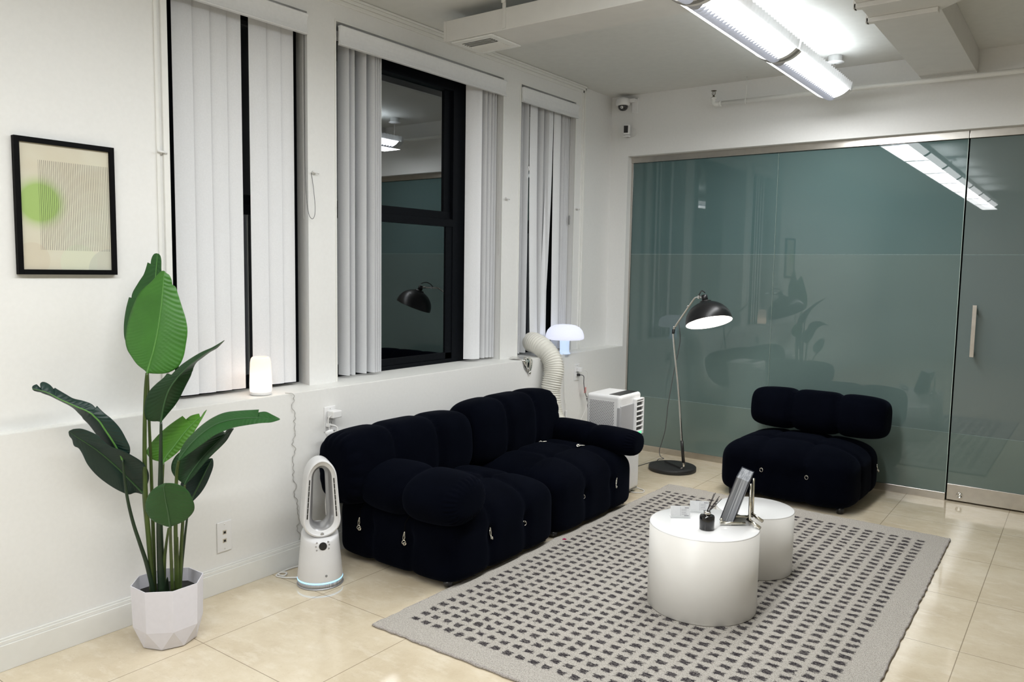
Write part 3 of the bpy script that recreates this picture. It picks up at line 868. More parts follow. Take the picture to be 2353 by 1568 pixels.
# reed diffuser
t = thing('reed_diffuser', (1.972,3.424,T0), 'black glass reed diffuser with silver collar and dark reeds on the taller table', 'diffuser')
Mx = Matrix.Translation((1.972,3.424,T0))
b = MB(); b.lathe([(0.031,0.0005),(0.0345,0.003),(0.0345,0.060),(0.0325,0.0655),(0.016,0.067),(0.014,0.068)], 40, Mx); b.build('bottle', simple('black_glass',(0.006,0.006,0.007),0.06,noise=0.1,spec=0.7), t)
b = MB(); b.lathe([(0.0165,0.066),(0.0165,0.082),(0.015,0.084),(0.008,0.084)], 28, Mx); b.build('collar', M_chrome, t)
M_reed = simple('dark_reed', (0.020,0.016,0.016), 0.8, noise=0.3, nscale=120)
Rr = Vector((0.806,0.592,0)); Aa = Vector((-0.592,0.806,0))
for k, (dx, dy, L) in enumerate(((0.40,0.1,0.155),(0.52,0.35,0.165),(0.70,0.05,0.155),(0.82,-0.2,0.150),(0.62,-0.1,0.13))):
    d = (Rr*dx+Aa*dy+Vector((0,0,1))).normalized()
    b0 = Vector((1.972,3.424,T0+0.078))+Rr*(0.004*(k-2))*0.6
    b = MB(); b.tube([b0-d*0.02, b0+d*L*0.62], 0.0015, 6); b.build('reed', M_reed, t)
# book leaning on a small metal easel
lean = radians(17.5)
UPb = Vector((0,0,1))*cos(lean)+Rr*sin(lean)
Hb = Vector((cos(radians(13)), sin(radians(13)), 0))
UPb = Vector((0,0,1))*cos(lean)+Hb*sin(lean)
THb = Hb*cos(lean)-Vector((0,0,1))*sin(lean)
Wd = Vector((-sin(radians(13)), cos(radians(13)), 0))
Wd = (Wd-THb*Wd.dot(THb)-UPb*Wd.dot(UPb)).normalized()
O = Vector((1.990,3.545,T0+0.0198))
BM = Matrix((THb,Wd,UPb)).transposed().to_4x4(); BM.translation = O
bt, bw, bh = 0.056, 0.205, 0.223
t = thing('book', tuple(O), 'thick hardback book with dark blue cover leaning open-edge forward on the metal easel', 'book')
def bookpart(b, name, mat):
    o = b.build(name, mat, t)
    o.matrix_local = Matrix.Translation(-O) @ BM
    return o
b = MB()                                                           # covers and spine
b.box(-0.003,0.0,-0.004,bw+0.003,-0.003,bh+0.003); b.box(bt,bt+0.003,-0.004,bw+0.003,-0.003,bh+0.003); b.box(-0.003,bt+0.003,bw+0.003,bw+0.006,-0.003,bh+0.003)
bookpart(b, 'cover', simple('midnight_cover',(0.008,0.009,0.022),0.45,noise=0.2,nscale=20))
pg = NT('book_pages')
fn = pg.noise(1.0, 2, 0.6, stretch=(330,12,3)); pg.color(pg.ramp(fn, [(0.3,(0.13,0.14,0.155)),(0.5,(0.25,0.26,0.28)),(0.72,(0.50,0.51,0.53))])); pg.set(rough=0.6)
b = MB()
poly = [(bt*k/8, 0.007*(1-(2*k/8-1)**2)) for k in range(9)]+[(bt, bw), (0, bw)]
b.prism(poly, 0.0, bh); bookpart(b, 'pages', pg.m)
t = thing('book_easel', (2.05,3.62,T0), 'polished metal tabletop easel propping up the book', 'easel')
def bar(name, pts, r, mat=M_nickel):
    b = MB(); b.tube(pts, r, 12); b.build(name, mat, t)
zf = T0+0.0075
for k, (yo, s) in enumerate(((0.0, 1), (0.105, 1))):
    base = Vector((2.008,3.520,0))+Wd*yo*1.05
    lip = Vector((base.x, base.y, T0+0.012)); hinge = lip+Rr*0.118; 
    bar('ledge_bar', [lip-Rr*0.008, lip+Rr*0.11], 0.0075)
    bar('lip_peg', [lip-Rr*0.006, lip-Rr*0.006+Vector((0,0,0.012))+UPb*0.012], 0.0060)
    top = lip+Rr*0.128+Vector((0,0,0.19))+Wd*0.005
    bar('upright', [Vector((hinge.x,hinge.y,T0+0.010))+Rr*0.012, top], 0.0068, M_nickel)
    ft = Vector((hinge.x,hinge.y,T0+0.0085))
    bar('foot_bar', [ft+Wd*0.012+Vector((0,0,0.020)), ft-Aa*0.055+Rr*0.045], 0.0080)
bar('cross_bar', [Vector((2.008,3.520,T0+0.05))+Rr*0.126, Vector((2.008,3.520,T0+0.05))+Rr*0.126+Wd*0.11], 0.005)

# ------------------------------------------------------------------ floor lamp
t = thing('floor_lamp', (0.697,5.827,0), 'chrome floor lamp with black dome shade and round black base beside the chair', 'lamp')
b = MB(); b.lathe([(0.186,0.001),(0.190,0.004),(0.190,0.030),(0.186,0.034),(0.001,0.035)], 72, Matrix.Translation((0.697,5.827,0)))
M_matte = simple('matte_black_metal',(0.016,0.016,0.017),0.55,noise=0.25,nscale=50); b.build('base', M_matte, t)
b = MB(); b.tube([(0.60,5.90,0.039),(0.80,5.772,0.039)], 0.012, 4); b.build('base_bar', M_matte, t, bevel=0.001)
P = catmull([(0.800,5.772,0.037),(0.822,5.764,0.060),(0.812,5.765,0.15),(0.794,5.765,0.307),(0.755,5.765,0.671),(0.717,5.77,0.913),(0.691,5.77,1.116),(0.705,5.76,1.159),(0.733,5.745,1.195),(0.836,5.66,1.297),(0.939,5.57,1.395),(0.972,5.545,1.415),(1.009,5.51,1.418)], 5)
b = MB(); b.tube(P, 0.0095, 10, flat=0.8); b.build('pole', M_chrome, t)
b = MB(); b.tube([(0.8205,5.7642,0.09),(0.806,5.765,0.2),(0.7985,5.765,0.265)], 0.0125, 10)
b.tube([P[30]-Vector((0,0,0.004)), P[30], P[33]], 0.0112, 10)
b.build('joint_sleeve', M_blackp, t)
AX = Vector((-0.20,0.0,0))*0                                        # dome axis: opening faces down, toward the room
opn = Vector((0.298,-0.199,-0.933)).normalized()
RC = Vector((1.136,5.400,1.243)); RD = 0.166
Ml = frame_M(RC, (1,0,0), -opn)
prof = [(RD*cos(a), RD*0.93*sin(a)) for a in [pi/2*i/20 for i in range(19)]]
b = MB(); b.lathe([(RD,-0.003)]+prof+[(0.016,RD*0.93)], 64, Ml, close=False); b.build('shade', simple('satin_black_enamel',(0.010,0.010,0.011),0.34,noise=0.15,nscale=8,spec=0.4), t)
b = MB(); b.lathe([(RD-0.0005,-0.003)]+[(r*0.982,z*0.978-0.001) for r,z in prof]+[(0.0005,RD*0.905)], 64, Ml, close=False); b.build('shade_lining', simple('white_enamel',(0.85,0.85,0.84),0.5,noise=0.01), t)
b = MB(); b.lathe([(0.044,RD*0.90),(0.042,RD*0.955),(0.020,RD*0.965),(0.020,RD*1.0),(0.0225,RD*1.005),(0.0225,RD*1.22),(0.019,RD*1.24),(0.001,RD*1.24)], 32, Ml); b.build('socket_cap', M_blackp, t)
st = Ml @ Vector((0,0,RD*1.14))
b = MB(); b.tube([(1.009,5.51,1.418), st-Rr*0.01], 0.009, 8); b.lathe([(0.013,-0.012),(0.013,0.012)], 14, frame_M((1.012,5.508,1.418),(1,0,0),(-0.6,-0.8,0))); b.build('swivel', M_chrome, t)
b = MB(); b.tube(catmull([(1.0,5.515,1.425),(1.02,5.50,1.452),(1.045,5.47,1.466), tuple(st+Vector((0,0,0.035)))], 5), 0.0045, 7); b.build('shade_cord', M_blackp, t)
for k in (36, 47):
    pk = P[k]; b = MB(); b.lathe([(0.007,0),(0.008,0.008),(0.004,0.012)], 12, frame_M(pk-Rr*0.004,(0,0,1),(-Rr.x,-Rr.y,0.3))); b.build('screw', M_chrome, t)
bc = Ml @ Vector((0,0,RD*0.48))
b = MB(); b.lathe([(0.001,-0.034),(0.020,-0.028),(0.031,-0.008),(0.030,0.012),(0.016,0.040),(0.014,0.066)], 24, frame_M(bc,(1,0,0),-opn)); b.build('bulb', emis('lamp_bulb',(1.0,0.95,0.88),6.0), t)
l = bpy.data.lights.new('bulb_light','POINT'); l.energy = 7.0; l.color = (1.0,0.92,0.82); l.shadow_soft_size = 0.03
lo = bpy.data.objects.new('bulb_light', l); COL.objects.link(lo); lo.location = Ml @ Vector((0,0,RD*0.10))
b = MB(); b.tube(catmull([(0.760,5.715,1.20),(0.765,5.73,1.13),(0.736,5.80,1.034),(0.680,5.86,0.86),(0.640,5.90,0.736),(0.584,5.95,0.507),(0.560,5.985,0.40),(0.537,6.01,0.273),(0.500,6.03,0.16),(0.482,6.03,0.09),(0.500,6.015,0.046),(0.545,5.985,0.040),(0.54,5.955,0.040),(0.515,5.955,0.036),(0.49,5.96,0.012),(0.455,5.93,0.004),(0.430,5.72,0.004),(0.40,5.45,0.004),(0.30,5.42,0.004)], 6), 0.0032, 7); b.build('power_cord', M_cordg, t)

# ------------------------------------------------------------------ portable air conditioner
t = thing('portable_air_conditioner', (0.63,4.94,0), 'white portable air conditioner with a ribbed exhaust hose behind the sofa', 'air conditioner')
X0,X1,Y0,Y1 = 0.495,0.765,4.785,5.105
b = MB(); b.box(X0,X1,Y0,Y1,0.030,0.735); b.build('body', M_white, t, bevel=0.022, seg=4)
b = MB(); b.box(X1-0.105,X1-0.018,Y0+0.03,Y1-0.02,0.7345,0.7365); b.build('control_panel', M_blackp, t, bevel=0.001)
gm = NT('grey_front_plastic'); gm.color((0.42,0.42,0.43)); gm.set(rough=0.4); gm = gm.m
b = MB(); b.box(X1-0.004,X1+0.007,Y0+0.006,Y1-0.012,0.405,0.665); b.box(X1-0.022,X1+0.003,Y0-0.003,Y0+0.02,0.405,0.655); FP = b.build('front_panel', gm, t, bevel=0.006, seg=3)
b = MB()
for (y0,y1,z0,z1) in ((Y1-0.125,Y1-0.112,0.455,0.690),(Y1-0.012,Y1+0.001,0.455,0.690),(Y1-0.125,Y1,0.682,0.694),(Y1-0.125,Y1,0.430,0.462)): b.box(X1,X1+0.026,y0,y1,z0,z1)
b.build('outlet_frame', M_white, FP, bevel=0.004)
b = MB(); b.box(X1+0.005,X1+0.009,Y1-0.115,Y1-0.01,0.46,0.685); b.build('outlet_cavity', simple('dark_grey_plastic',(0.09,0.09,0.09),0.6,noise=0.1), FP)
for k in range(6):
    z = 0.672-k*0.036; b = MB(); b.box(X1+0.008,X1+0.025,Y1-0.114,Y1-0.010,z-0.004,z+0.004,None); b.build('louvre', M_white, FP, bevel=0.002)
b = MB(); b.box(X1+0.024,X1+0.0275,Y1-0.110,Y1-0.035,0.438,0.455); b.build('status_light', emis('green_led',(0.12,0.95,0.42),0.9,(0.2,0.6,0.3)), t, bevel=0.002)
gr = NT('punched_grille'); gx, gy, gz = gr.xyz()
r_ = gr.math('FRACT', gr.math('MULTIPLY', gr.math('FLOOR', gr.math('DIVIDE', gz, 0.0105)), 0.5))
fu = gr.math('SUBTRACT', gr.math('FRACT', gr.math('ADD', gr.math('DIVIDE', gx, 0.0135), r_)), 0.5); fv = gr.math('SUBTRACT', gr.math('FRACT', gr.math('DIVIDE', gz, 0.0105)), 0.5)
dd = gr.math('ADD', gr.math('MULTIPLY', fu, fu), gr.math('MULTIPLY', gr.math('MULTIPLY', fv, fv), 1.5))
gr.color(gr.mix(gr.math('LESS_THAN', dd, 0.105), (0.70,0.70,0.70), (0.07,0.07,0.07))); gr.set(rough=0.5)
b = MB(); b.box(X0+0.028,X1-0.045,Y0-0.002,Y0+0.004,0.22,0.690); b.build('side_grille', gr.m, t, bevel=0.002)
b = MB(); b.box(X0+0.01,X1-0.008,Y0+0.01,Y1-0.01,0.022,0.033); b.build('base_tray', gm, t, bevel=0.004)
for x,y in ((X0+0.04,Y0+0.04),(X1-0.04,Y0+0.04),(X0+0.04,Y1-0.04),(X1-0.04,Y1-0.04)):
    b = MB(); b.torus((x,y,0.0125),0.008,0.0045,(0,1,0),14,6); b.build('caster', M_cordg, t)
path = catmull([(-0.176,5.045,1.033),(-0.11,5.005,1.034),(-0.01,4.975,1.000),(0.070,4.970,0.925),(0.100,4.957,0.845),(0.100,4.940,0.765),(0.095,4.925,0.67),(0.115,4.912,0.560),(0.165,4.900,0.465),(0.26,4.905,0.390),(0.37,4.93,0.36),(0.498,4.945,0.36)], 22)
rs = [0.0735+0.0052*(1 if (i//2) % 2 else -1)*(1) for i in range(len(path))]
b = MB(); b.tube(path, rs, 36); b.build('exhaust_hose', simple('ribbed_cream_plastic',(0.77,0.755,0.69),0.5,noise=0.02,nscale=30,spec=0.35), t)
b = MB(); b.tube(catmull([(0.020,5.452,0.752),(0.045,5.462,0.750),(0.052,5.478,0.735),(0.05,5.482,0.686),(0.05,5.500,0.62),(0.05,5.515,0.590),(0.05,5.532,0.565),(0.055,5.555,0.562),(0.05,5.552,0.545),(0.05,5.535,0.552),(0.05,5.548,0.52),(0.05,5.552,0.478),(0.06,5.585,0.376),(0.09,5.55,0.20),(0.20,5.35,0.03),(0.40,5.17,0.03),(0.50,5.11,0.06)], 8), 0.0034, 7); b.build('power_cord', M_cordg, t)
b = MB(); b.box(0.006,0.032,5.438,5.456,0.742,0.762); b.build('plug', M_blackp, t, bevel=0.004)
b = MB(); b.box(0.046,0.049,5.495,5.526,0.598,0.645); b.build('warning_tag', simple('pink_tag',(0.80,0.36,0.34),0.6,noise=0.2,nscale=160), t)
b = MB(); b.tube(catmull([(0.70,5.10,0.05),(0.74,5.13,0.012),(0.80,5.12,0.004),(0.82,5.06,0.004),(0.77,5.02,0.004),(0.72,5.03,0.006)], 6), 0.0042, 7); b.build('drain_tube', M_cordw, t)

# ------------------------------------------------------------------ bladeless tower fan
FO = Vector((0.282,2.552,0))
t = thing('tower_fan', tuple(FO), 'white bladeless tower fan with an oval loop head at the left end of the sofa', 'fan')
Mx = Matrix.Translation(FO)
M_fanw = simple('satin_white_plastic',(0.74,0.74,0.75),0.35,noise=0.01,nscale=20,spec=0.45)
M_silver = simple('silver_plastic',(0.46,0.46,0.47),0.28,noise=0.03,nscale=12,metal=0.6)
b = MB(); b.lathe([(0.116,0.0005),(0.1165,0.004),(0.114,0.008)], 64, Mx); b.build('base_plate', M_silver, t)
mesh_m = NT('perforated_base'); ax_, ay_, az_ = mesh_m.xyz()
an = mesh_m.math('ARCTAN2', mesh_m.math('SUBTRACT', ay_, 0.0), mesh_m.math('SUBTRACT', ax_, 0.0))
ff = mesh_m.math('MULTIPLY', mesh_m.math('GREATER_THAN', mesh_m.math('SINE', mesh_m.math('MULTIPLY', az_, 1900)), 0.1), mesh_m.math('GREATER_THAN', mesh_m.math('SINE', mesh_m.math('MULTIPLY', ax_, 1700)), 0.0))
mesh_m.color(mesh_m.mix(ff, (0.50,0.50,0.51), (0.16,0.16,0.17))); mesh_m.set(rough=0.45)
b = MB(); b.lathe([(0.112,0.007),(0.112,0.030)], 64, Mx); b.build('intake_ring', mesh_m.m, t)
b = MB(); b.lathe([(0.1125,0.029),(0.1135,0.031),(0.1135,0.0345),(0.1125,0.0365)], 64, Mx); b.build('light_ring', emis('blue_led_ring',(0.25,0.62,1.0),1.5,(0.4,0.6,0.9)), t)
b = MB(); b.lathe([(0.112,0.036),(0.1125,0.040),(0.103,0.14),(0.095,0.218),(0.0925,0.248),(0.088,0.258),(0.06,0.262)], 64, Mx)
_n = radians(-29)
b.v = [(x, y, z+max(0, (z-0.14)/0.12)*0.030*(0.25-((x-FO.x)*cos(_n)+(y-FO.y)*sin(_n))/0.09)) for x, y, z in b.v]
FB = b.build('body', M_fanw, t)
na = radians(-29); NN = Vector((cos(na), sin(na), 0)); RR = Vector((-NN.y, NN.x, 0)); UZ = Vector((0,0,1))
LZ = 0.4495
def rt(off, n=72, hw=0.094, hh=0.198):
    w_ = hw-off; h_ = hh-off; s_ = h_-w_; P = []
    for i in range(n):
        f = i/n
        L_arc = pi*w_; tot = 2*L_arc+4*s_
        d_ = f*tot
        if d_ < s_*2: a, c_ = w_, -s_+d_
        elif d_ < s_*2+L_arc: th = (d_-2*s_)/w_; a, c_ = w_*cos(th), s_+w_*sin(th)
        elif d_ < 4*s_+L_arc: a, c_ = -w_, s_-(d_-2*s_-L_arc)
        else: th = pi+(d_-4*s_-L_arc)/w_; a, c_ = w_*cos(th), -s_+w_*sin(th)
        P.append((a*(0.90-0.18*c_/hh), c_))
    return P
def fpt(a, bb, c_): return FO+RR*a+UZ*(LZ+bb)+NN*(c_+0.012)
def loopmesh(layers, name, mat, closed=False):
    b = MB(); rows = [[fpt(a, z, d) for a, z in rt(off)]+[fpt(*rt(off)[0], d)] for off, d in layers]
    b.grid(rows); return b.build(name, mat, t)
loopmesh([(0.044,-0.062),(0.012,-0.064),(0.003,-0.058),(0.0,-0.048),(0.0,0.040),(0.002,0.050),(0.006,0.053),(0.010,0.0535)], 'loop_shell', M_fanw)
loopmesh([(0.010,0.0535),(0.012,0.050),(0.014,0.047),(0.028,0.044),(0.032,0.040)], 'front_rim', M_fanw)
loopmesh([(0.032,0.040),(0.037,0.034),(0.050,0.012),(0.055,-0.02),(0.053,-0.05),(0.044,-0.062)], 'inner_duct', M_silver)
b = MB()
for s in (-1, 1):
    for k in range(7):
        z0 = -0.098+k*0.0285; z1 = z0+0.0265
        def sx_(z): return s*(0.094-0.0205)*(0.90-0.18*z/0.198)
        b.add([fpt(sx_(z0)-0.0034, z0, 0.0463), fpt(sx_(z0)+0.0034, z0, 0.0463), fpt(sx_(z1)+0.0034, z1, 0.0463), fpt(sx_(z1)-0.0034, z1, 0.0463),
               fpt(sx_(z0)-0.0034, z0, 0.0445), fpt(sx_(z0)+0.0034, z0, 0.0445), fpt(sx_(z1)+0.0034, z1, 0.0445), fpt(sx_(z1)-0.0034, z1, 0.0445)],
              [(0,1,2,3),(7,6,5,4),(0,4,5,1),(1,5,6,2),(2,6,7,3),(3,7,4,0)])
b.build('air_slots', M_blackp, t)
Ml2 = frame_M(fpt(0,-0.181,0.0485), RR, NN); b = MB(); b.lathe([(0.0085,-0.004),(0.0085,0.001),(0.0075,0.0015),(0.001,0.0015)], 24, Ml2); b.build('power_button', M_silver, t)
cn = radians(-31); CN = Vector((cos(cn), sin(cn), 0)); CR = Vector((-CN.y, CN.x, 0))
def body_r(z):
    pr = [(0.040,0.1125),(0.14,0.103),(0.23,0.093),(0.285,0.087)]
    for (z0,r0),(z1,r1) in zip(pr, pr[1:]):
        if z <= z1: return r0+(r1-r0)*(z-z0)/(z1-z0)
    return 0.087
def onbody(a, z, R, th, name, mat):
    d = Vector((cos(cn+a), sin(cn+a), 0.10)); p_ = FO+Vector((d.x,d.y,0))*body_r(z)+UZ*z
    b = MB(); b.lathe([(R,-0.004),(R,th),(R*0.9,th+0.0004),(0.0005,th+0.0004)], 28, frame_M(p_, (0,0,1), d)); return b.build(name, mat, FB)
onbody(0.0, 0.218, 0.0195, 0.0012, 'display', M_blackp)
for a, z in ((-0.32,0.236),(-0.36,0.218),(-0.32,0.200),(0.30,0.236),(0.34,0.222),(0.30,0.204)): onbody(a, z, 0.0042, 0.0006, 'touch_button', M_silver)
onbody(0.12, 0.070, 0.0062, 0.0008, 'badge', simple('badge_grey',(0.22,0.22,0.22),0.4,noise=0.2))
b = MB(); b.tube(catmull([(0.19,2.60,0.035),(0.14,2.64,0.012),(0.07,2.665,0.005),(0.033,2.60,0.005),(0.030,2.52,0.005),(0.045,2.475,0.005),(0.085,2.478,0.006),(0.075,2.505,0.0105),(0.040,2.495,0.007),(0.055,2.455,0.005),(0.11,2.47,0.005),(0.17,2.50,0.012)], 8), 0.0042, 8); b.build('floor_cord', M_cordw, t)
b = MB(); b.tube(catmull([(0.030,2.838,0.733),(0.045,2.855,0.730),(0.055,2.868,0.715),(0.058,2.862,0.690),(0.055,2.845,0.665),(0.06,2.815,0.58),(0.08,2.79,0.46),(0.13,2.72,0.36),(0.16,2.70,0.26),(0.185,2.67,0.17),(0.20,2.64,0.13)], 8), 0.0042, 8); b.build('power_cord', M_cordw, t)
b = MB(); b.box(0.006,0.032,2.825,2.846,0.722,0.743); b.build('plug', M_white, t, bevel=0.004)
rows = []
for k in range(9):
    f = k/8; a = pi*1.1*f
    rows.append([(0.050+0.012*sin(a), 2.795+0.028-0.028*cos(a)+0.012*u, 0.675+0.014*sin(a*0.9)-0.028*u) for u in (-1,-.3,.3,1)])
b = MB(); b.grid(rows); o = b.build('cord_tag', M_white, t); md = o.modifiers.new('s','SOLIDIFY'); md.thickness = 0.0012

# ------------------------------------------------------------------ wall plates, adapters, wires
def plate(label, y, z, w_=0.078, h_=0.128, kind='outlet', name='wall_outlet'):
    t = thing(name, (0.0,y,z), label, 'outlet')
    b = MB(); b.box(0.0004,0.006,y-w_/2,y+w_/2,z-h_/2,z+h_/2); b.build('cover_plate', M_white, t, bevel=0.003)
    for s in (-1, 1):
        zz = z+s*0.021
        if kind == 'outlet':
            b = MB(); b.box(0.005,0.0085,y-0.017,y+0.017,zz-0.0155,zz+0.0155); so_ = b.build('socket', M_white, t, bevel=0.0015)
            b = MB()
            for dy in (-0.0065,0.0065): b.box(0.0080,0.0088,y+dy-0.0012,y+dy+0.0012,zz-0.004,zz+0.006)
            b.build('slots', M_blackp, so_)
        else:
            b = MB(); b.box(0.005,0.0075,y-0.010,y+0.010,zz-0.010,zz+0.010); so_ = b.build('jack_rim', simple('almond_plastic',(0.55,0.50,0.40),0.4,noise=0.05), t, bevel=0.001)
            b = MB(); b.box(0.007,0.0078,y-0.006,y+0.006,zz-0.006,zz+0.005); b.build('jack', M_blackp, so_)
    b = MB()
    for s in (-1, 1): b.lathe([(0.003,0.005),(0.003,0.0068),(0.0005,0.0072)], 10, frame_M((0.0,y,z+s*h_*0.41),(0,1,0),(1,0,0)))
    b.build('screws', M_chrome, t)
plate('white double wall outlet above the left end of the sofa', 2.858, 0.762, 0.080, 0.140)
plate('white double wall outlet beside the exhaust hose', 5.445, 0.772, 0.080, 0.134)
plate('white wall plate with two data jacks low behind the plant', 2.192, 0.275, 0.080, 0.150, kind='data', name='data_wall_plate')
t = thing('power_adapter', (0.03,2.868,0.795), 'white block charger plugged into the outlet above the sofa', 'charger')
b = MB(); b.box(0.0088,0.062,2.834,2.896,0.773,0.812); b.build('adapter_body', M_white, t, bevel=0.005, seg=3)
b = MB(); b.tube(catmull([(0.045,2.836,0.788),(0.048,2.815,0.782),(0.05,2.808,0.755),(0.05,2.818,0.710),(0.052,2.826,0.69),(0.05,2.815,0.66),(0.055,2.825,0.61),(0.07,2.82,0.56),(0.085,2.815,0.50),(0.11,2.79,0.40)], 8), 0.0026, 7); b.build('charging_cord', M_cordw, t)
t = thing('power_adapter', (0.03,5.462,0.80), 'white cube charger with a thin white cord beside the exhaust hose', 'charger')
b = MB(); b.box(0.0088,0.050,5.435,5.462,0.778,0.812); b.build('adapter_body', M_white, t, bevel=0.004, seg=3)
b = MB(); b.tube(catmull([(0.047,5.458,0.795),(0.066,5.470,0.793),(0.074,5.492,0.775),(0.072,5.505,0.72),(0.068,5.515,0.62),(0.066,5.525,0.54),(0.060,5.50,0.46),(0.05,5.44,0.36),(0.05,5.42,0.25)], 8), 0.0022, 7); b.build('charging_cord', M_cordw, t)
P = []
for k in range(60):
    f = k/59; z = 0.934-0.80*f
    P.append((0.006+0.003*sin(k*2.1)+(0.004 if k < 2 else 0), 2.602+0.030*f+0.013*sin(k*0.9)*(0.5+0.5*sin(k*0.37))+0.004*sin(k*2.7)+0.03*sin(f*9)*0.35, z))
P = [(-0.02,2.58,0.9365),(0.0045,2.592,0.9365)]+P
b = MB(); b.tube(catmull(P, 3), 0.0016, 6); o = b.build('wire', simple('clear_silver_wire',(0.42,0.41,0.39),0.3,noise=0.2,nscale=90,metal=0.3), loc=(0.0,2.61,0.5)); tag(o, 'thin crinkled silvery wire hanging down the wall from the ledge behind the fan', 'wire')

# ------------------------------------------------------------------ lamps and ornament on the ledge
def glow(name, c, tint, e, ecol):
    T = NT(name)
    df = T.node('ShaderNodeBsdfDiffuse'); df.inputs[0].default_value = (*c,1)
    tl = T.node('ShaderNodeBsdfTranslucent'); tl.inputs[0].default_value = (*tint,1)
    mx = T.node('ShaderNodeMixShader'); mx.inputs[0].default_value = 0.6
    T.link(df.outputs[0], mx.inputs[1]); T.link(tl.outputs[0], mx.inputs[2])
    em = T.node('ShaderNodeEmission'); em.inputs[0].default_value = (*ecol,1); em.inputs[1].default_value = e
    ad = T.node('ShaderNodeAddShader'); T.link(mx.outputs[0], ad.inputs[0]); T.link(em.outputs[0], ad.inputs[1])
    T.link(ad.outputs[0], T.out.inputs['Surface'])
    return T.m
def plight(loc, e, c, r=0.02):
    l = bpy.data.lights.new('lamp_light','POINT'); l.energy = e; l.color = c; l.shadow_soft_size = r
    o = bpy.data.objects.new('lamp_light', l); COL.objects.link(o); o.location = loc
ZL = SZ+0.003
t = thing('table_lamp', (-0.081,2.4745,ZL), 'small white glowing rounded table lamp on the ledge beside the first window', 'lamp')
Mx = Matrix.Translation((-0.081,2.4745,ZL))
b = MB(); b.lathe([(0.048,0.0005),(0.053,0.003),(0.0545,0.014),(0.053,0.018)], 48, Mx); b.build('base', M_white, t)
b = MB(); b.lathe([(0.053,0.018),(0.0555,0.026),(0.0560,0.06),(0.0540,0.12),(0.0515,0.170),(0.0480,0.188),(0.042,0.196),(0.036,0.198),(0.033,0.195),(0.032,0.188),(0.0005,0.187)], 48, Mx, close=False); b.build('shade', glow('opal_shade_warm',(0.85,0.80,0.77),(0.95,0.88,0.82),0.17,(1.0,0.86,0.83)), t)
plight((-0.081,2.4745,ZL+0.052), 0.26, (1.0,0.77,0.58), 0.03)
t = thing('table_lamp', (-0.02,5.285,ZL), 'white glowing mushroom shaped table lamp standing on the ledge edge', 'lamp')
Mx = Matrix.Translation((-0.018,5.285,ZL))
b = MB(); b.lathe([(0.046,0.0005),(0.048,0.004),(0.040,0.014),(0.037,0.03),(0.038,0.10),(0.044,0.135)], 40, Mx); b.build('stem', glow('opal_stem',(0.80,0.85,0.92),(0.8,0.88,1.0),0.26,(0.66,0.80,1.0)), t)
b = MB(); b.lathe([(0.042,0.128),(0.10,0.118),(0.142,0.118),(0.152,0.124),(0.1545,0.138),(0.151,0.160),(0.139,0.190),(0.118,0.213),(0.085,0.229),(0.055,0.234),(0.030,0.229),(0.0005,0.226)], 64, Mx, close=False); b.build('shade', glow('opal_shade_cool',(0.86,0.87,0.92),(0.92,0.93,1.0),0.22,(0.87,0.88,1.0)), t)
plight((-0.018,5.285,ZL+0.17), 0.06, (0.82,0.90,1.0), 0.03)
b = MB(); b.tube(catmull([(-0.015,5.245,ZL+0.004),(0.006,5.238,ZL+0.002),(0.010,5.238,0.90),(0.009,5.242,0.76),(0.010,5.252,0.60),(0.012,5.276,0.50),(0.014,5.284,0.42),(0.02,5.28,0.25)], 8), 0.0020, 7); b.build('power_cord', M_cordw, t)
b = MB(); b.box(0.006,0.020,5.272,5.290,0.405,0.480); b.build('inline_switch', M_white, t, bevel=0.005, seg=3)

# a polished blob of metal sagging over the ledge
t = thing('metal_ornament', (0.0,4.735,ZL), 'small shiny chrome melted ornament draped over the window ledge', 'ornament')
rows = []
NS = 26
for k in range(NS):
    s = k/(NS-1)                                             # 0 on the ledge back, 1 at the hanging tip
    if s < 0.50: x_ = -0.125+0.115*(s/0.50); z_ = ZL+0.010
    elif s < 0.62:
        a = (s-0.50)/0.12*pi/2; x_ = -0.010+0.022*sin(a); z_ = ZL-0.012+0.022*cos(a)
    else: x_ = 0.012; z_ = ZL-0.012-0.082*((s-0.62)/0.38)
    wd = [0.030,0.062,0.074,0.072,0.068,0.062,0.060,0.056,0.044,0.014][min(9,int(s*9))]; w2 = [0.030,0.062,0.074,0.072,0.068,0.062,0.060,0.056,0.044,0.014][min(9,int(s*9)+1)]
    ww = wd+(w2-wd)*(s*9-int(s*9))
    yc = 4.715+0.045*s
    r = []
    for j in range(15):
        u = -1+2*j/14; th = 0.0095*sqrt(max(0,1-u*u))+0.002*sin(u*9+s*11)
        if s < 0.55: r.append((x_, yc+u*ww, z_+th-0.004))
        else: r.append((x_+th-0.003, yc+u*ww, z_))
    rows.append(r)
b = MB(); b.grid(rows); o = b.build('draped_sheet', M_chrome, t); md = o.modifiers.new('s','SOLIDIFY'); md.thickness = 0.006; md.offset = -1
md = o.modifiers.new('sub','SUBSURF'); md.levels = 1; md.render_levels = 1
b = MB(); b.lathe([(0.001,-0.013),(0.009,-0.009),(0.012,0),(0.009,0.010),(0.004,0.018)], 20, Matrix.Translation((0.014,4.760,0.834))); b.build('drip', M_chrome, t)

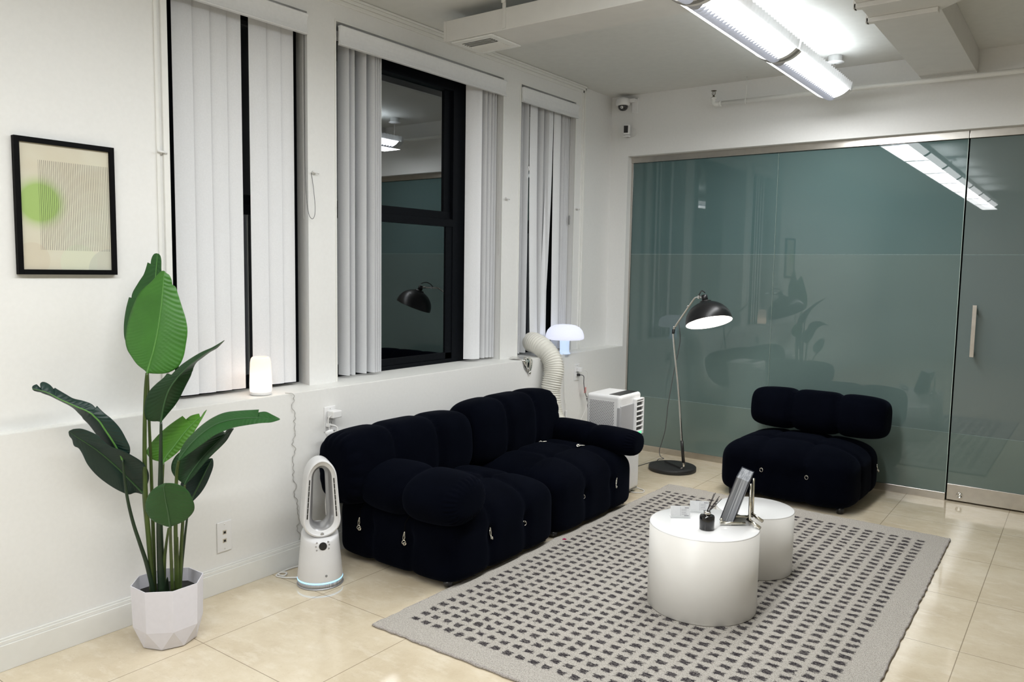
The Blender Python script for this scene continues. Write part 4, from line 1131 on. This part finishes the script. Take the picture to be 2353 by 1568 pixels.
# ------------------------------------------------------------------ framed print
t = thing('framed_print', (-0.05,1.53,1.817), 'black framed abstract print with a green blur and fine dark lines', 'picture')
YA, YB2, ZA, ZB2 = 1.338, 1.726, 1.550, 2.087
b = MB()
for (y0,y1,z0,z1) in ((YA,YA+0.020,ZA,ZB2),(YB2-0.020,YB2,ZA,ZB2),(YA+0.020,YB2-0.020,ZA,ZA+0.020),(YA+0.020,YB2-0.020,ZB2-0.020,ZB2)): b.box(-0.0595,-0.036,y0,y1,z0,z1)
b.build('frame', simple('black_frame_wood',(0.003,0.003,0.0035),0.6,noise=0.2,nscale=40,spec=0.08), t, bevel=0.001)
pm = NT('printed_sheet'); _, yy, zz = pm.xyz()
u = pm.math('DIVIDE', pm.math('SUBTRACT', yy, 0.0), YB2-YA-0.040); v = pm.math('DIVIDE', zz, ZB2-ZA-0.040)
aspect = (ZB2-ZA-0.04)/(YB2-YA-0.04)
base = pm.ramp(pm.noise(3.2, 3, 0.6), [(0.35,(0.63,0.585,0.46)),(0.65,(0.67,0.66,0.545))])
def disc(cu, cv, R, soft, col, amt, base):
    d = pm.math('SQRT', pm.math('ADD', pm.math('POWER', pm.math('SUBTRACT', u, cu), 2.0), pm.math('POWER', pm.math('MULTIPLY', pm.math('SUBTRACT', v, cv), aspect), 2.0)))
    m = pm.math('MULTIPLY', pm.math('SUBTRACT', R, d), 1/soft, clamp=True)
    m = pm.math('MULTIPLY', pm.math('SMOOTHSTEP' if False else 'MULTIPLY', m, m), amt)
    return pm.mix(m, base, col)
base = disc(0.62,0.06,0.22,0.01,(0.64,0.67,0.52),0.7,base)
base = disc(0.98,0.0,0.26,0.01,(0.50,0.52,0.45),0.6,base)
base = disc(0.10,0.08,0.20,0.01,(0.60,0.53,0.41),0.5,base)
base = disc(0.20,0.535,0.36,0.16,(0.34,0.50,0.145),0.95,base)
fl = pm.math('FRACT', pm.math('MULTIPLY', pm.math('SUBTRACT', u, 0.197), 39/0.803))
ln = pm.math('MULTIPLY', pm.math('LESS_THAN', fl, 0.22), pm.math('MULTIPLY', pm.math('GREATER_THAN', u, 0.199), pm.math('MULTIPLY', pm.math('GREATER_THAN', v, 0.157), pm.math('LESS_THAN', v, 0.872))))
pm.color(pm.mix(pm.math('MULTIPLY', ln, 0.85), base, (0.03,0.03,0.03))); pm.set(rough=0.35, spec=0.4)
b = MB(); b.box(-0.0560,-0.0480,YA+0.020,YB2-0.020,ZA+0.020,ZB2-0.020); b.build('print', pm.m, t, loc=(-0.05,YA+0.020,ZA+0.020))

LEAVES = {
 'l1': [[(0.2026,1.7139,1.1455),(0.1885,1.714,1.1555),(0.206,1.7225,1.145)],[(0.2051,1.7211,1.1717),(0.1526,1.7,1.1794),(0.2598,1.7695,1.1464)],[(0.2085,1.7307,1.207),(0.1205,1.6919,1.2135),(0.2885,1.8023,1.1716)],[(0.2119,1.7404,1.2424),(0.0995,1.688,1.238),(0.2974,1.8198,1.2069)],[(0.2139,1.7511,1.2879),(0.0831,1.6889,1.278),(0.2985,1.8344,1.2677)],[(0.2146,1.7598,1.3284),(0.0792,1.6956,1.3136),(0.2964,1.8435,1.3185)],[(0.214,1.7695,1.3791),(0.0805,1.7069,1.3647),(0.2849,1.8449,1.3667)],[(0.2125,1.7786,1.4299),(0.0916,1.7238,1.4266),(0.2644,1.8392,1.4252)],[(0.21,1.7849,1.4706),(0.1076,1.7403,1.4732),(0.2472,1.8331,1.4761)],[(0.2087,1.789,1.496),(0.1276,1.7568,1.5019),(0.2358,1.8279,1.5067)],[(0.2079,1.7915,1.5113),(0.1403,1.7662,1.515),(0.2279,1.8222,1.5116)],[(0.206,1.7941,1.5317),(0.1595,1.7802,1.5385),(0.2242,1.8206,1.5321)],[(0.2053,1.7977,1.5522),(0.1779,1.792,1.5619),(0.2149,1.814,1.5549)],[(0.2049,1.8,1.5649),(0.1899,1.7989,1.5703),(0.2052,1.8062,1.5624)],[(0.2042,1.8004,1.5695),(0.1958,1.8037,1.5705),(0.2003,1.8038,1.5695)]],
 'l2': [[(0.1119,1.7616,1.1652),(0.1049,1.7601,1.17),(0.1185,1.7633,1.1656)],[(0.1114,1.7721,1.2432),(0.0249,1.7199,1.267),(0.1664,1.8039,1.2449)],[(0.1109,1.7826,1.3212),(0.0114,1.7212,1.3239),(0.1827,1.8241,1.3232)],[(0.1109,1.7927,1.3941),(0.0116,1.7336,1.4074),(0.1771,1.8291,1.3959)],[(0.1106,1.7983,1.4358),(0.0174,1.7442,1.4546),(0.1692,1.8292,1.4373)],[(0.111,1.7993,1.441),(0.0337,1.7528,1.4235),(0.1679,1.829,1.4424)],[(0.1108,1.8028,1.4671),(0.026,1.7516,1.46),(0.162,1.8287,1.4683)],[(0.1105,1.8098,1.5193),(0.0453,1.7724,1.5179),(0.1506,1.8282,1.5149)],[(0.1103,1.8148,1.5558),(0.0622,1.7885,1.5549),(0.1403,1.8266,1.5459)],[(0.1097,1.8187,1.5871),(0.0723,1.8007,1.6048),(0.133,1.8278,1.5823)],[(0.1096,1.8194,1.5923),(0.0852,1.807,1.5789),(0.132,1.8287,1.5927)],[(0.1091,1.8226,1.6185),(0.086,1.8109,1.6207),(0.1277,1.8313,1.6187)],[(0.1087,1.8249,1.6367),(0.0954,1.8188,1.6418),(0.1204,1.8304,1.6369)],[(0.109,1.826,1.6435),(0.104,1.8256,1.6446),(0.1139,1.8265,1.6436)]],
 'l3': [[(0.2538,1.7409,0.942),(0.2365,1.7347,0.9443),(0.2475,1.7527,0.9483)],[(0.2629,1.7409,0.9752),(0.2072,1.7087,0.9496),(0.2619,1.7694,0.9762)],[(0.2735,1.742,1.0071),(0.1995,1.7005,0.9782),(0.2797,1.7871,1.0071)],[(0.2855,1.744,1.039),(0.204,1.7019,1.0249),(0.2958,1.8002,1.0383)],[(0.3027,1.7483,1.0761),(0.2227,1.7113,1.072),(0.3103,1.8088,1.0699)],[(0.3237,1.7557,1.1079),(0.2508,1.7255,1.1039),(0.3261,1.8165,1.1016)],[(0.3407,1.7622,1.1292),(0.2794,1.7418,1.1305),(0.343,1.8264,1.1382)],[(0.3493,1.7655,1.1398),(0.2934,1.7502,1.1488),(0.3488,1.8287,1.1539)],[(0.3547,1.7677,1.1451),(0.2989,1.7491,1.124),(0.3521,1.8296,1.1592)],[(0.3657,1.7722,1.1558),(0.3151,1.759,1.1474),(0.3569,1.8297,1.1699)],[(0.3984,1.7856,1.1876),(0.3522,1.7756,1.1846),(0.3771,1.8315,1.1945)],[(0.4356,1.8012,1.217),(0.4026,1.8,1.2219),(0.4104,1.8389,1.2169)],[(0.4724,1.8168,1.2435),(0.4461,1.8171,1.2465),(0.4494,1.848,1.2419)],[(0.514,1.8345,1.2701),(0.4923,1.832,1.2663),(0.4936,1.8532,1.2624)],[(0.5505,1.8497,1.2978),(0.5441,1.8512,1.2963),(0.5387,1.8564,1.2947)]],
 'l4': [[(0.1638,1.6201,0.7893),(0.1618,1.6282,0.7909),(0.1479,1.618,0.7907)],[(0.1657,1.6095,0.816),(0.1857,1.6391,0.8137),(0.1343,1.6014,0.8144)],[(0.1663,1.5964,0.8446),(0.1938,1.6381,0.8413),(0.1158,1.5806,0.8398)],[(0.1659,1.5773,0.8824),(0.1914,1.6241,0.8817),(0.105,1.56,0.8766)],[(0.1643,1.5557,0.9218),(0.1839,1.6036,0.929),(0.0999,1.5401,0.9137)],[(0.1631,1.5342,0.9607),(0.1745,1.5789,0.9659),(0.0966,1.5196,0.9474)],[(0.1585,1.5142,0.9868),(0.1572,1.5515,0.9984),(0.0939,1.5019,0.9702)],[(0.1566,1.5057,0.9979),(0.1417,1.535,1.0243),(0.0945,1.4955,0.9815)],[(0.1556,1.503,0.9998),(0.1508,1.5364,0.9969),(0.0934,1.4929,0.9851)],[(0.15,1.4866,1.0132),(0.1394,1.5183,1.0313),(0.0959,1.4824,0.9971)],[(0.14,1.4598,1.029),(0.1269,1.489,1.0488),(0.0996,1.4652,1.0168)],[(0.1306,1.4331,1.0463),(0.1136,1.4571,1.0614),(0.1022,1.4455,1.0331)],[(0.1223,1.4093,1.0617),(0.1071,1.4323,1.0804),(0.0958,1.4207,1.0506)],[(0.1162,1.3909,1.0748),(0.0864,1.4019,1.1072),(0.0947,1.4029,1.0627)],[(0.1156,1.3882,1.0777),(0.0854,1.3976,1.103),(0.0945,1.4,1.0647)],[(0.1106,1.3724,1.0895),(0.0838,1.3821,1.1234),(0.0895,1.3811,1.078)],[(0.1045,1.3542,1.1001),(0.0789,1.3602,1.1341),(0.0872,1.3612,1.0883)],[(0.1023,1.3478,1.1029),(0.0788,1.3526,1.1293),(0.0851,1.3531,1.093)],[(0.1019,1.3465,1.104),(0.0833,1.3521,1.1102),(0.0851,1.3517,1.0942)],[(0.0965,1.331,1.1091),(0.084,1.3369,1.1283),(0.0859,1.3351,1.1004)],[(0.093,1.3207,1.1125),(0.0828,1.3238,1.1231),(0.0866,1.3246,1.1056)],[(0.0921,1.3176,1.1151),(0.0833,1.3207,1.117),(0.0847,1.3211,1.1107)]],
 'l5': [[(0.1383,1.7193,0.6202),(0.1406,1.7223,0.6316),(0.1251,1.7185,0.6156)],[(0.1341,1.6878,0.6612),(0.1781,1.7227,0.6846),(0.1189,1.6949,0.626)],[(0.1308,1.6599,0.6972),(0.1963,1.7116,0.7283),(0.1152,1.6698,0.6232)],[(0.1272,1.6255,0.7416),(0.2028,1.6846,0.7726),(0.1118,1.638,0.6412)],[(0.1225,1.585,0.79),(0.1981,1.6428,0.8098),(0.0996,1.5931,0.6792)],[(0.1174,1.5456,0.8336),(0.1932,1.6018,0.8387),(0.0894,1.5487,0.7281)],[(0.1124,1.5135,0.8642),(0.1825,1.5644,0.8584),(0.0862,1.5161,0.7787)],[(0.1087,1.4914,0.8835),(0.1689,1.5364,0.8904),(0.0836,1.4945,0.8339)],[(0.1073,1.482,0.8922),(0.1608,1.5233,0.9096),(0.0824,1.4838,0.8518)],[(0.1066,1.4789,0.894),(0.1571,1.5182,0.9136),(0.0727,1.474,0.8594)],[(0.1042,1.4632,0.9079),(0.1429,1.4942,0.9299),(0.08,1.4621,0.8901)],[(0.1027,1.4507,0.9198),(0.1299,1.473,0.9394),(0.086,1.4497,0.9075)],[(0.1026,1.4416,0.9313),(0.1158,1.4522,0.9386),(0.094,1.4439,0.924)]],
 'l6': [[(0.1782,1.7877,0.7451),(0.1668,1.7863,0.7513),(0.1811,1.7901,0.7474)],[(0.1792,1.7957,0.7632),(0.1274,1.7686,0.7585),(0.1918,1.8045,0.7596)],[(0.1849,1.8091,0.7849),(0.0961,1.7611,0.7839),(0.2126,1.8296,0.7855)],[(0.1932,1.8252,0.8067),(0.093,1.773,0.8088),(0.2241,1.8479,0.8074)],[(0.2026,1.8449,0.836),(0.103,1.7965,0.8416),(0.2367,1.87,0.8366)],[(0.2121,1.8648,0.8653),(0.1238,1.8263,0.879),(0.2434,1.8874,0.8621)],[(0.2225,1.8841,0.8911),(0.1472,1.8546,0.9092),(0.2505,1.9047,0.8917)],[(0.2281,1.8935,0.9022),(0.1775,1.8831,0.9381),(0.253,1.9119,0.9027)],[(0.23,1.8966,0.9059),(0.1857,1.8877,0.9172),(0.2546,1.9153,0.9102)],[(0.2394,1.9124,0.9244),(0.2022,1.906,0.9379),(0.2562,1.9248,0.9247)],[(0.2457,1.9213,0.9317),(0.2306,1.9294,0.9484),(0.2569,1.9296,0.9319)],[(0.249,1.9261,0.9362),(0.2365,1.9321,0.929),(0.2566,1.9316,0.9348)],[(0.2551,1.9371,0.9503),(0.2464,1.9427,0.954),(0.2595,1.9403,0.9504)],[(0.2603,1.9479,0.9668),(0.2546,1.9498,0.965),(0.261,1.9483,0.9652)]],
 'l7': [[(0.3339,1.7698,0.7864),(0.319,1.7748,0.7892),(0.3438,1.7679,0.7884)],[(0.345,1.7837,0.8142),(0.3113,1.788,0.8158),(0.3701,1.7844,0.8105)],[(0.3637,1.8052,0.8508),(0.3128,1.8121,0.8536),(0.4047,1.8079,0.8415)],[(0.3882,1.8313,0.8876),(0.327,1.8408,0.8889),(0.4368,1.8328,0.8718)],[(0.4187,1.8618,0.9208),(0.3503,1.8723,0.9253),(0.4615,1.8542,0.8956)],[(0.4503,1.8914,0.9431),(0.3776,1.9013,0.9528),(0.4909,1.8806,0.9149)],[(0.4885,1.9249,0.9558),(0.4138,1.9329,0.9742),(0.522,1.9101,0.9294)],[(0.5272,1.9581,0.9619),(0.4686,1.9733,0.9844),(0.5551,1.9424,0.9378)],[(0.5551,1.9816,0.9636),(0.5131,2.0032,0.9888),(0.5771,1.9656,0.9424)],[(0.5635,1.9887,0.9636),(0.5352,2.0183,0.9909),(0.5844,1.9733,0.9437)],[(0.5664,1.991,0.9629),(0.5203,2.0049,0.9734),(0.5868,1.976,0.9444)],[(0.589,2.0096,0.96),(0.5609,2.0305,0.9832),(0.6029,1.9948,0.9459)],[(0.6116,2.0282,0.9579),(0.5927,2.0443,0.9714),(0.6209,2.0168,0.9472)],[(0.6364,2.0489,0.9581),(0.6235,2.0551,0.9586),(0.6404,2.0423,0.9565)]],
 'l8': [[(0.3147,1.805,0.672),(0.2972,1.8051,0.6766),(0.3278,1.8029,0.6786)],[(0.3214,1.8196,0.7046),(0.252,1.7977,0.6972),(0.3639,1.8223,0.719)],[(0.3327,1.8379,0.7374),(0.2244,1.7984,0.7234),(0.3864,1.8376,0.7539)],[(0.3446,1.8559,0.7665),(0.217,1.8083,0.7551),(0.4054,1.855,0.784)],[(0.3615,1.8791,0.7994),(0.2274,1.8291,0.7879),(0.424,1.8768,0.8132)],[(0.3791,1.902,0.8287),(0.2597,1.8596,0.8106),(0.437,1.898,0.8365)],[(0.3967,1.9249,0.8581),(0.3067,1.8981,0.8498),(0.4438,1.9192,0.8582)],[(0.4056,1.9364,0.8729),(0.3436,1.926,0.8776),(0.4454,1.9312,0.8732)],[(0.4078,1.9393,0.8766),(0.3807,1.9531,0.8838),(0.4452,1.934,0.8773)],[(0.41,1.9422,0.8803),(0.3836,1.9537,0.8794),(0.4453,1.9374,0.8821)],[(0.4194,1.9533,0.8913),(0.3966,1.9601,0.8972),(0.4428,1.9478,0.8931)],[(0.4302,1.966,0.9039),(0.4197,1.9706,0.9018),(0.4396,1.9605,0.9045)]],
 'l9': [[(0.2637,1.8557,0.5696),(0.2494,1.8521,0.5756),(0.2681,1.8657,0.5744)],[(0.2685,1.8788,0.6125),(0.2064,1.8539,0.6145),(0.2727,1.9014,0.6042)],[(0.2726,1.8982,0.6485),(0.1891,1.8607,0.6417),(0.2773,1.9248,0.6356)],[(0.2776,1.9215,0.6919),(0.1988,1.8851,0.678),(0.2817,1.9462,0.6796)],[(0.2819,1.9411,0.7284),(0.2297,1.9181,0.7243),(0.2856,1.9584,0.7177)],[(0.2843,1.9511,0.7467),(0.2548,1.9372,0.7446),(0.2853,1.959,0.7398)],[(0.2837,1.9534,0.7533),(0.2743,1.9525,0.7512),(0.2819,1.958,0.7505)]],
 'l10': [[(0.4157,1.6777,0.5425),(0.3988,1.6716,0.5434),(0.4188,1.6866,0.546)],[(0.4215,1.6719,0.5665),(0.3602,1.6413,0.5638),(0.4527,1.7092,0.5634)],[(0.4263,1.6666,0.5871),(0.3464,1.6272,0.5843),(0.4762,1.7225,0.5833)],[(0.4341,1.6584,0.6198),(0.3446,1.6156,0.6124),(0.5013,1.7312,0.6155)],[(0.4388,1.6511,0.6442),(0.3515,1.611,0.6368),(0.5101,1.7279,0.6399)],[(0.4462,1.6424,0.6765),(0.3706,1.6095,0.6698),(0.5141,1.7154,0.6726)],[(0.4525,1.6365,0.7006),(0.3908,1.6108,0.6949),(0.5142,1.7022,0.7009)],[(0.4574,1.6312,0.7205),(0.4198,1.6194,0.7199),(0.5043,1.6821,0.7251)],[(0.466,1.6304,0.7365),(0.4499,1.6286,0.7362),(0.4891,1.6578,0.7397)],[(0.4756,1.6324,0.7442),(0.4681,1.633,0.7428),(0.4766,1.6392,0.7429)]],
}
STEMS = {
 's1': [(0.2027,1.714,1.1457,0.0065),(0.1937,1.7107,1.0683,0.0073),(0.1913,1.7041,0.9185,0.0081),(0.1919,1.6996,0.768,0.0089),(0.1962,1.6978,0.6167,0.0096),(0.2054,1.6994,0.4646,0.0104),(0.2171,1.7028,0.3116,0.0112),(0.2175,1.7038,0.2102,0.012)],
 's2': [(0.1159,1.7645,1.165,0.005),(0.1244,1.76,1.0552,0.0056),(0.1369,1.7538,0.9037,0.0061),(0.1512,1.7489,0.7521,0.0067),(0.1638,1.7426,0.6003,0.0073),(0.1769,1.7367,0.4484,0.0079),(0.1888,1.73,0.2964,0.0084),(0.196,1.7258,0.1973,0.009)],
 's3': [(0.2538,1.741,0.9422,0.005),(0.2499,1.7399,0.8454,0.007),(0.2465,1.7373,0.7316,0.009),(0.2431,1.7347,0.6171,0.011),(0.2397,1.7311,0.4944,0.013),(0.2433,1.73,0.3486,0.015),(0.2477,1.7302,0.2094,0.017)],
 's4': [(0.1642,1.6205,0.7899,0.005),(0.1662,1.6266,0.7028,0.0057),(0.1716,1.6346,0.6114,0.0064),(0.1859,1.6483,0.5121,0.0071),(0.2047,1.6661,0.4197,0.0079),(0.2162,1.681,0.3489,0.0086),(0.2294,1.6945,0.2553,0.0093),(0.2271,1.7025,0.2132,0.01)],
 's5': [(0.1383,1.7193,0.6202,0.005),(0.1433,1.7189,0.563,0.0054),(0.1527,1.7196,0.4868,0.0058),(0.1677,1.7201,0.3727,0.0062),(0.1815,1.7196,0.2585,0.0066),(0.188,1.7199,0.1971,0.007)],
 's6': [(0.1794,1.7886,0.7451,0.005),(0.1818,1.7814,0.6729,0.0054),(0.1861,1.7734,0.5818,0.0058),(0.1941,1.7629,0.4451,0.0062),(0.208,1.7551,0.2934,0.0066),(0.2165,1.7493,0.1949,0.007)],
 's7': [(0.3339,1.7698,0.7864,0.006),(0.3201,1.7691,0.7451,0.0065),(0.3106,1.7692,0.6828,0.007),(0.3055,1.7682,0.5829,0.0075),(0.2993,1.7681,0.4973,0.008),(0.2971,1.7684,0.3888,0.0085),(0.3007,1.7651,0.2119,0.009)],
 's8': [(0.3147,1.805,0.672,0.005),(0.3093,1.8017,0.5988,0.0058),(0.3052,1.7971,0.5066,0.0066),(0.3006,1.7929,0.4214,0.0074),(0.2975,1.7863,0.3058,0.0082),(0.2945,1.7816,0.2048,0.009)],
 's9': [(0.2637,1.8557,0.5696,0.004),(0.2628,1.8422,0.5019,0.0045),(0.2639,1.8268,0.4038,0.005),(0.2661,1.8105,0.2907,0.0055),(0.2715,1.7983,0.1932,0.006)],
 's10': [(0.4157,1.6777,0.5425,0.006),(0.3801,1.698,0.4655,0.0063),(0.3465,1.7185,0.3765,0.0067),(0.3182,1.736,0.2261,0.007)],
 's11': [(0.2899,1.7418,0.4945,0.004),(0.2715,1.7393,0.4143,0.0057),(0.2555,1.7395,0.3409,0.0073),(0.2473,1.7384,0.2066,0.009)],
 's12': [(0.3339,1.758,0.4615,0.001),(0.3199,1.7631,0.3956,0.0043),(0.307,1.7672,0.314,0.0077),(0.2949,1.7693,0.209,0.011)],
 's13': [(0.3184,1.7156,0.2974,0.001),(0.29,1.7287,0.2598,0.0075),(0.2629,1.7415,0.2097,0.014)],
}

# ================================================================== potted plant
def m_leaf(name, c, vein, back):
    T = NT(name)
    f = T.noise(7, 3, 0.6)
    cc = T.ramp(f, [(0.3, tuple(x*0.85 for x in c)), (0.7, tuple(x*1.12 for x in c))])
    ge = T.node('ShaderNodeNewGeometry')
    T.color(T.mix(T.math('MULTIPLY', ge.outputs['Backfacing'], 0.0), cc, back))
    T.set(rough=0.38, spec=0.42)
    T.bump(T.noise(260, 2, 0.5), 0.08, 0.002)
    tl = T.node('ShaderNodeBsdfTranslucent'); T.link(cc, tl.inputs[0])
    mx = T.node('ShaderNodeMixShader'); mx.inputs[0].default_value = 0.18
    T.link(T.b.outputs[0], mx.inputs[1]); T.link(tl.outputs[0], mx.inputs[2]); T.link(mx.outputs[0], T.out.inputs['Surface'])
    return T.m
LM = {'bright': m_leaf('bright_green_leaf', (0.060,0.215,0.030), None, (0.08,0.3,0.04)),  # own leaf colours, with some shade put into the darker greens
      'lime': m_leaf('lime_green_leaf', (0.085,0.260,0.022), None, (0.08,0.3,0.04)),
      'mid': m_leaf('mid_green_leaf', (0.026,0.105,0.024), None, (0.08,0.3,0.04)),
      'deep': m_leaf('deep_green_leaf', (0.014,0.056,0.016), None, (0.05,0.2,0.03)),
      'blue': m_leaf('blue_green_leaf', (0.014,0.040,0.032), None, (0.05,0.2,0.03))}
M_rib = simple('pale_green_midrib', (0.10,0.27,0.055), 0.4, noise=0.1, nscale=30)
M_ribd = simple('dark_green_midrib', (0.035,0.105,0.035), 0.4, noise=0.1, nscale=30)
M_stem = simple('olive_stem', (0.052,0.085,0.016), 0.4, noise=0.3, nscale=12)
M_stemd = simple('dark_green_stem', (0.016,0.034,0.015), 0.4, noise=0.3, nscale=12)
LOOK = {'l1':('bright',1),'l2':('mid',1),'l3':('deep',0),'l4':('blue',1),'l5':('blue',0),'l6':('lime',1),'l7':('mid',0),'l8':('deep',0),'l9':('blue',0),'l10':('mid',0)}
t = thing('potted_plant', (0.261,1.749,0), 'tall artificial bird of paradise plant with broad green leaves in a white faceted pot', 'plant')
camv = Vector((3.345,0,1.6))
NS_ = 12
def lerp_st(st, n):
    """edges follow the stations with softened tangents, so the splits in the blade stay sharp"""
    out = []
    N = len(st)
    V = [[Vector(r[m]) for m in range(3)] for r in st]
    for i in range(N-1):
        for k in range(n):
            f = k/n; row = []
            for m in range(3):
                a, b_, c, d = V[max(i-1,0)][m], V[i][m], V[i+1][m], V[min(i+2,N-1)][m]
                L = (c-b_).length
                def tan(p0, p1, p2):
                    d1 = p1-p0; d2 = p2-p1
                    if d1.length < 1e-9 or d2.length < 1e-9 or d1.normalized().dot(d2.normalized()) < 0.35: return Vector((0,0,0))
                    return (d1.normalized()+d2.normalized()).normalized()
                t1 = tan(a, b_, c)*L; t2 = tan(b_, c, d)*L
                h00 = 2*f**3-3*f**2+1; h10 = f**3-2*f**2+f; h01 = -2*f**3+3*f**2; h11 = f**3-f**2
                row.append(b_*h00+t1*h10+c*h01+t2*h11)
            out.append(row)
    out.append([v.copy() for v in V[-1]])
    return out
for key, st in LEAVES.items():
    lm, rib = LOOK[key]
    # smooth the midrib, keep the edge stations (with their splits) as they are
    mids = catmull([s_[0] for s_ in st], NS_)
    rows = lerp_st(st, NS_)
    L = [0.0]
    for i in range(1, len(mids)): L.append(L[-1]+(mids[i]-mids[i-1]).length)
    g = []
    NW = 12
    for i, r in enumerate(rows):
        m = mids[min(i, len(mids)-1)]
        vdir = (camv-m).normalized()
        wl = (r[1]-m).length; wr = (r[2]-m).length
        row = []
        for j in range(-NW, NW+1):
            u = abs(j)/NW; e = r[1] if j < 0 else r[2]; w_ = wl if j < 0 else wr
            P = m.lerp(e, u)
            # veins sweep outward and forward along the blade
            ph = (L[i]+w_*(1-(1-u)**2)*0.40)/0.0165*2*pi
            rp = sin(ph); rp = rp*abs(rp)
            P = P+vdir*(0.0015*rp*min(1, u*4)*min(1, w_/0.03)*(1-0.5*u)+ 0.16*w_*u*(1-u))
            row.append(P)
        g.append(row)
    b = MB(); b.grid(g)
    o = b.build('leaf', LM[lm], t)
    md = o.modifiers.new('thick','SOLIDIFY'); md.thickness = 0.0012; md.offset = 0
    b = MB(); n = len(mids)
    b.tube([p+(camv-p).normalized()*0.0012 for p in mids], [max(0.0006, 0.0042*(1-i/n)**0.7) for i in range(n)], 7)
    b.build('midrib', M_rib if rib else M_ribd, o)
    for c in o.children: c.location = (0,0,0)
for key, pts in STEMS.items():
    P = catmull([p[:3] for p in pts], 5)
    R_ = []
    for i in range(len(P)):
        f = i/(len(P)-1)*(len(pts)-1); k = min(int(f), len(pts)-2); R_.append(pts[k][3]+(pts[k+1][3]-pts[k][3])*(f-k))
    b = MB(); b.tube(P, R_, 10); b.build('stem', M_stemd if key in ('s3','s4','s9','s13') else M_stem, t)
PC = (0.261,1.749)
M_pot = simple('white_matte_pot', (0.765,0.755,0.82), 0.6, noise=0.015, nscale=40, bump=0.05)
off = radians(-36+14)
def ring_pts(r, z, o, n=8): return [(PC[0]+r*cos(o+2*pi*i/n), PC[1]+r*sin(o+2*pi*i/n), z) for i in range(n)]
h = pi/8
R0 = ring_pts(0.1435,0.262,off); R1 = ring_pts(0.139,0.085,off); R2 = ring_pts(0.112,0.004,off+h)
Ri = ring_pts(0.1400,0.262,off); Rj = ring_pts(0.132,0.12,off)
b = MB()
vs = R0+R1+R2+Ri+Rj
fs = []
for i in range(8):
    j = (i+1)%8
    if i % 2 == 0: fs += [(i,j,8+j,8+i)]
    else: fs += [(i,j,8+j,8+i)]
    fs += [(8+i,8+j,16+i),(8+j,16+j,16+i)]
    fs += [(i,24+i,24+j,j),(24+i,32+i,32+j,24+j)]
fs.append(tuple(16+i for i in range(8)))
b.add(vs, fs); b.build('planter', M_pot, t)
b = MB(); b.prism([(p[0],p[1]) for p in ring_pts(0.1345,0,off)], 0.13, 0.205); b.build('filler', simple('dark_foam',(0.02,0.02,0.018),0.9,noise=0.4,nscale=60,bump=0.5), t)
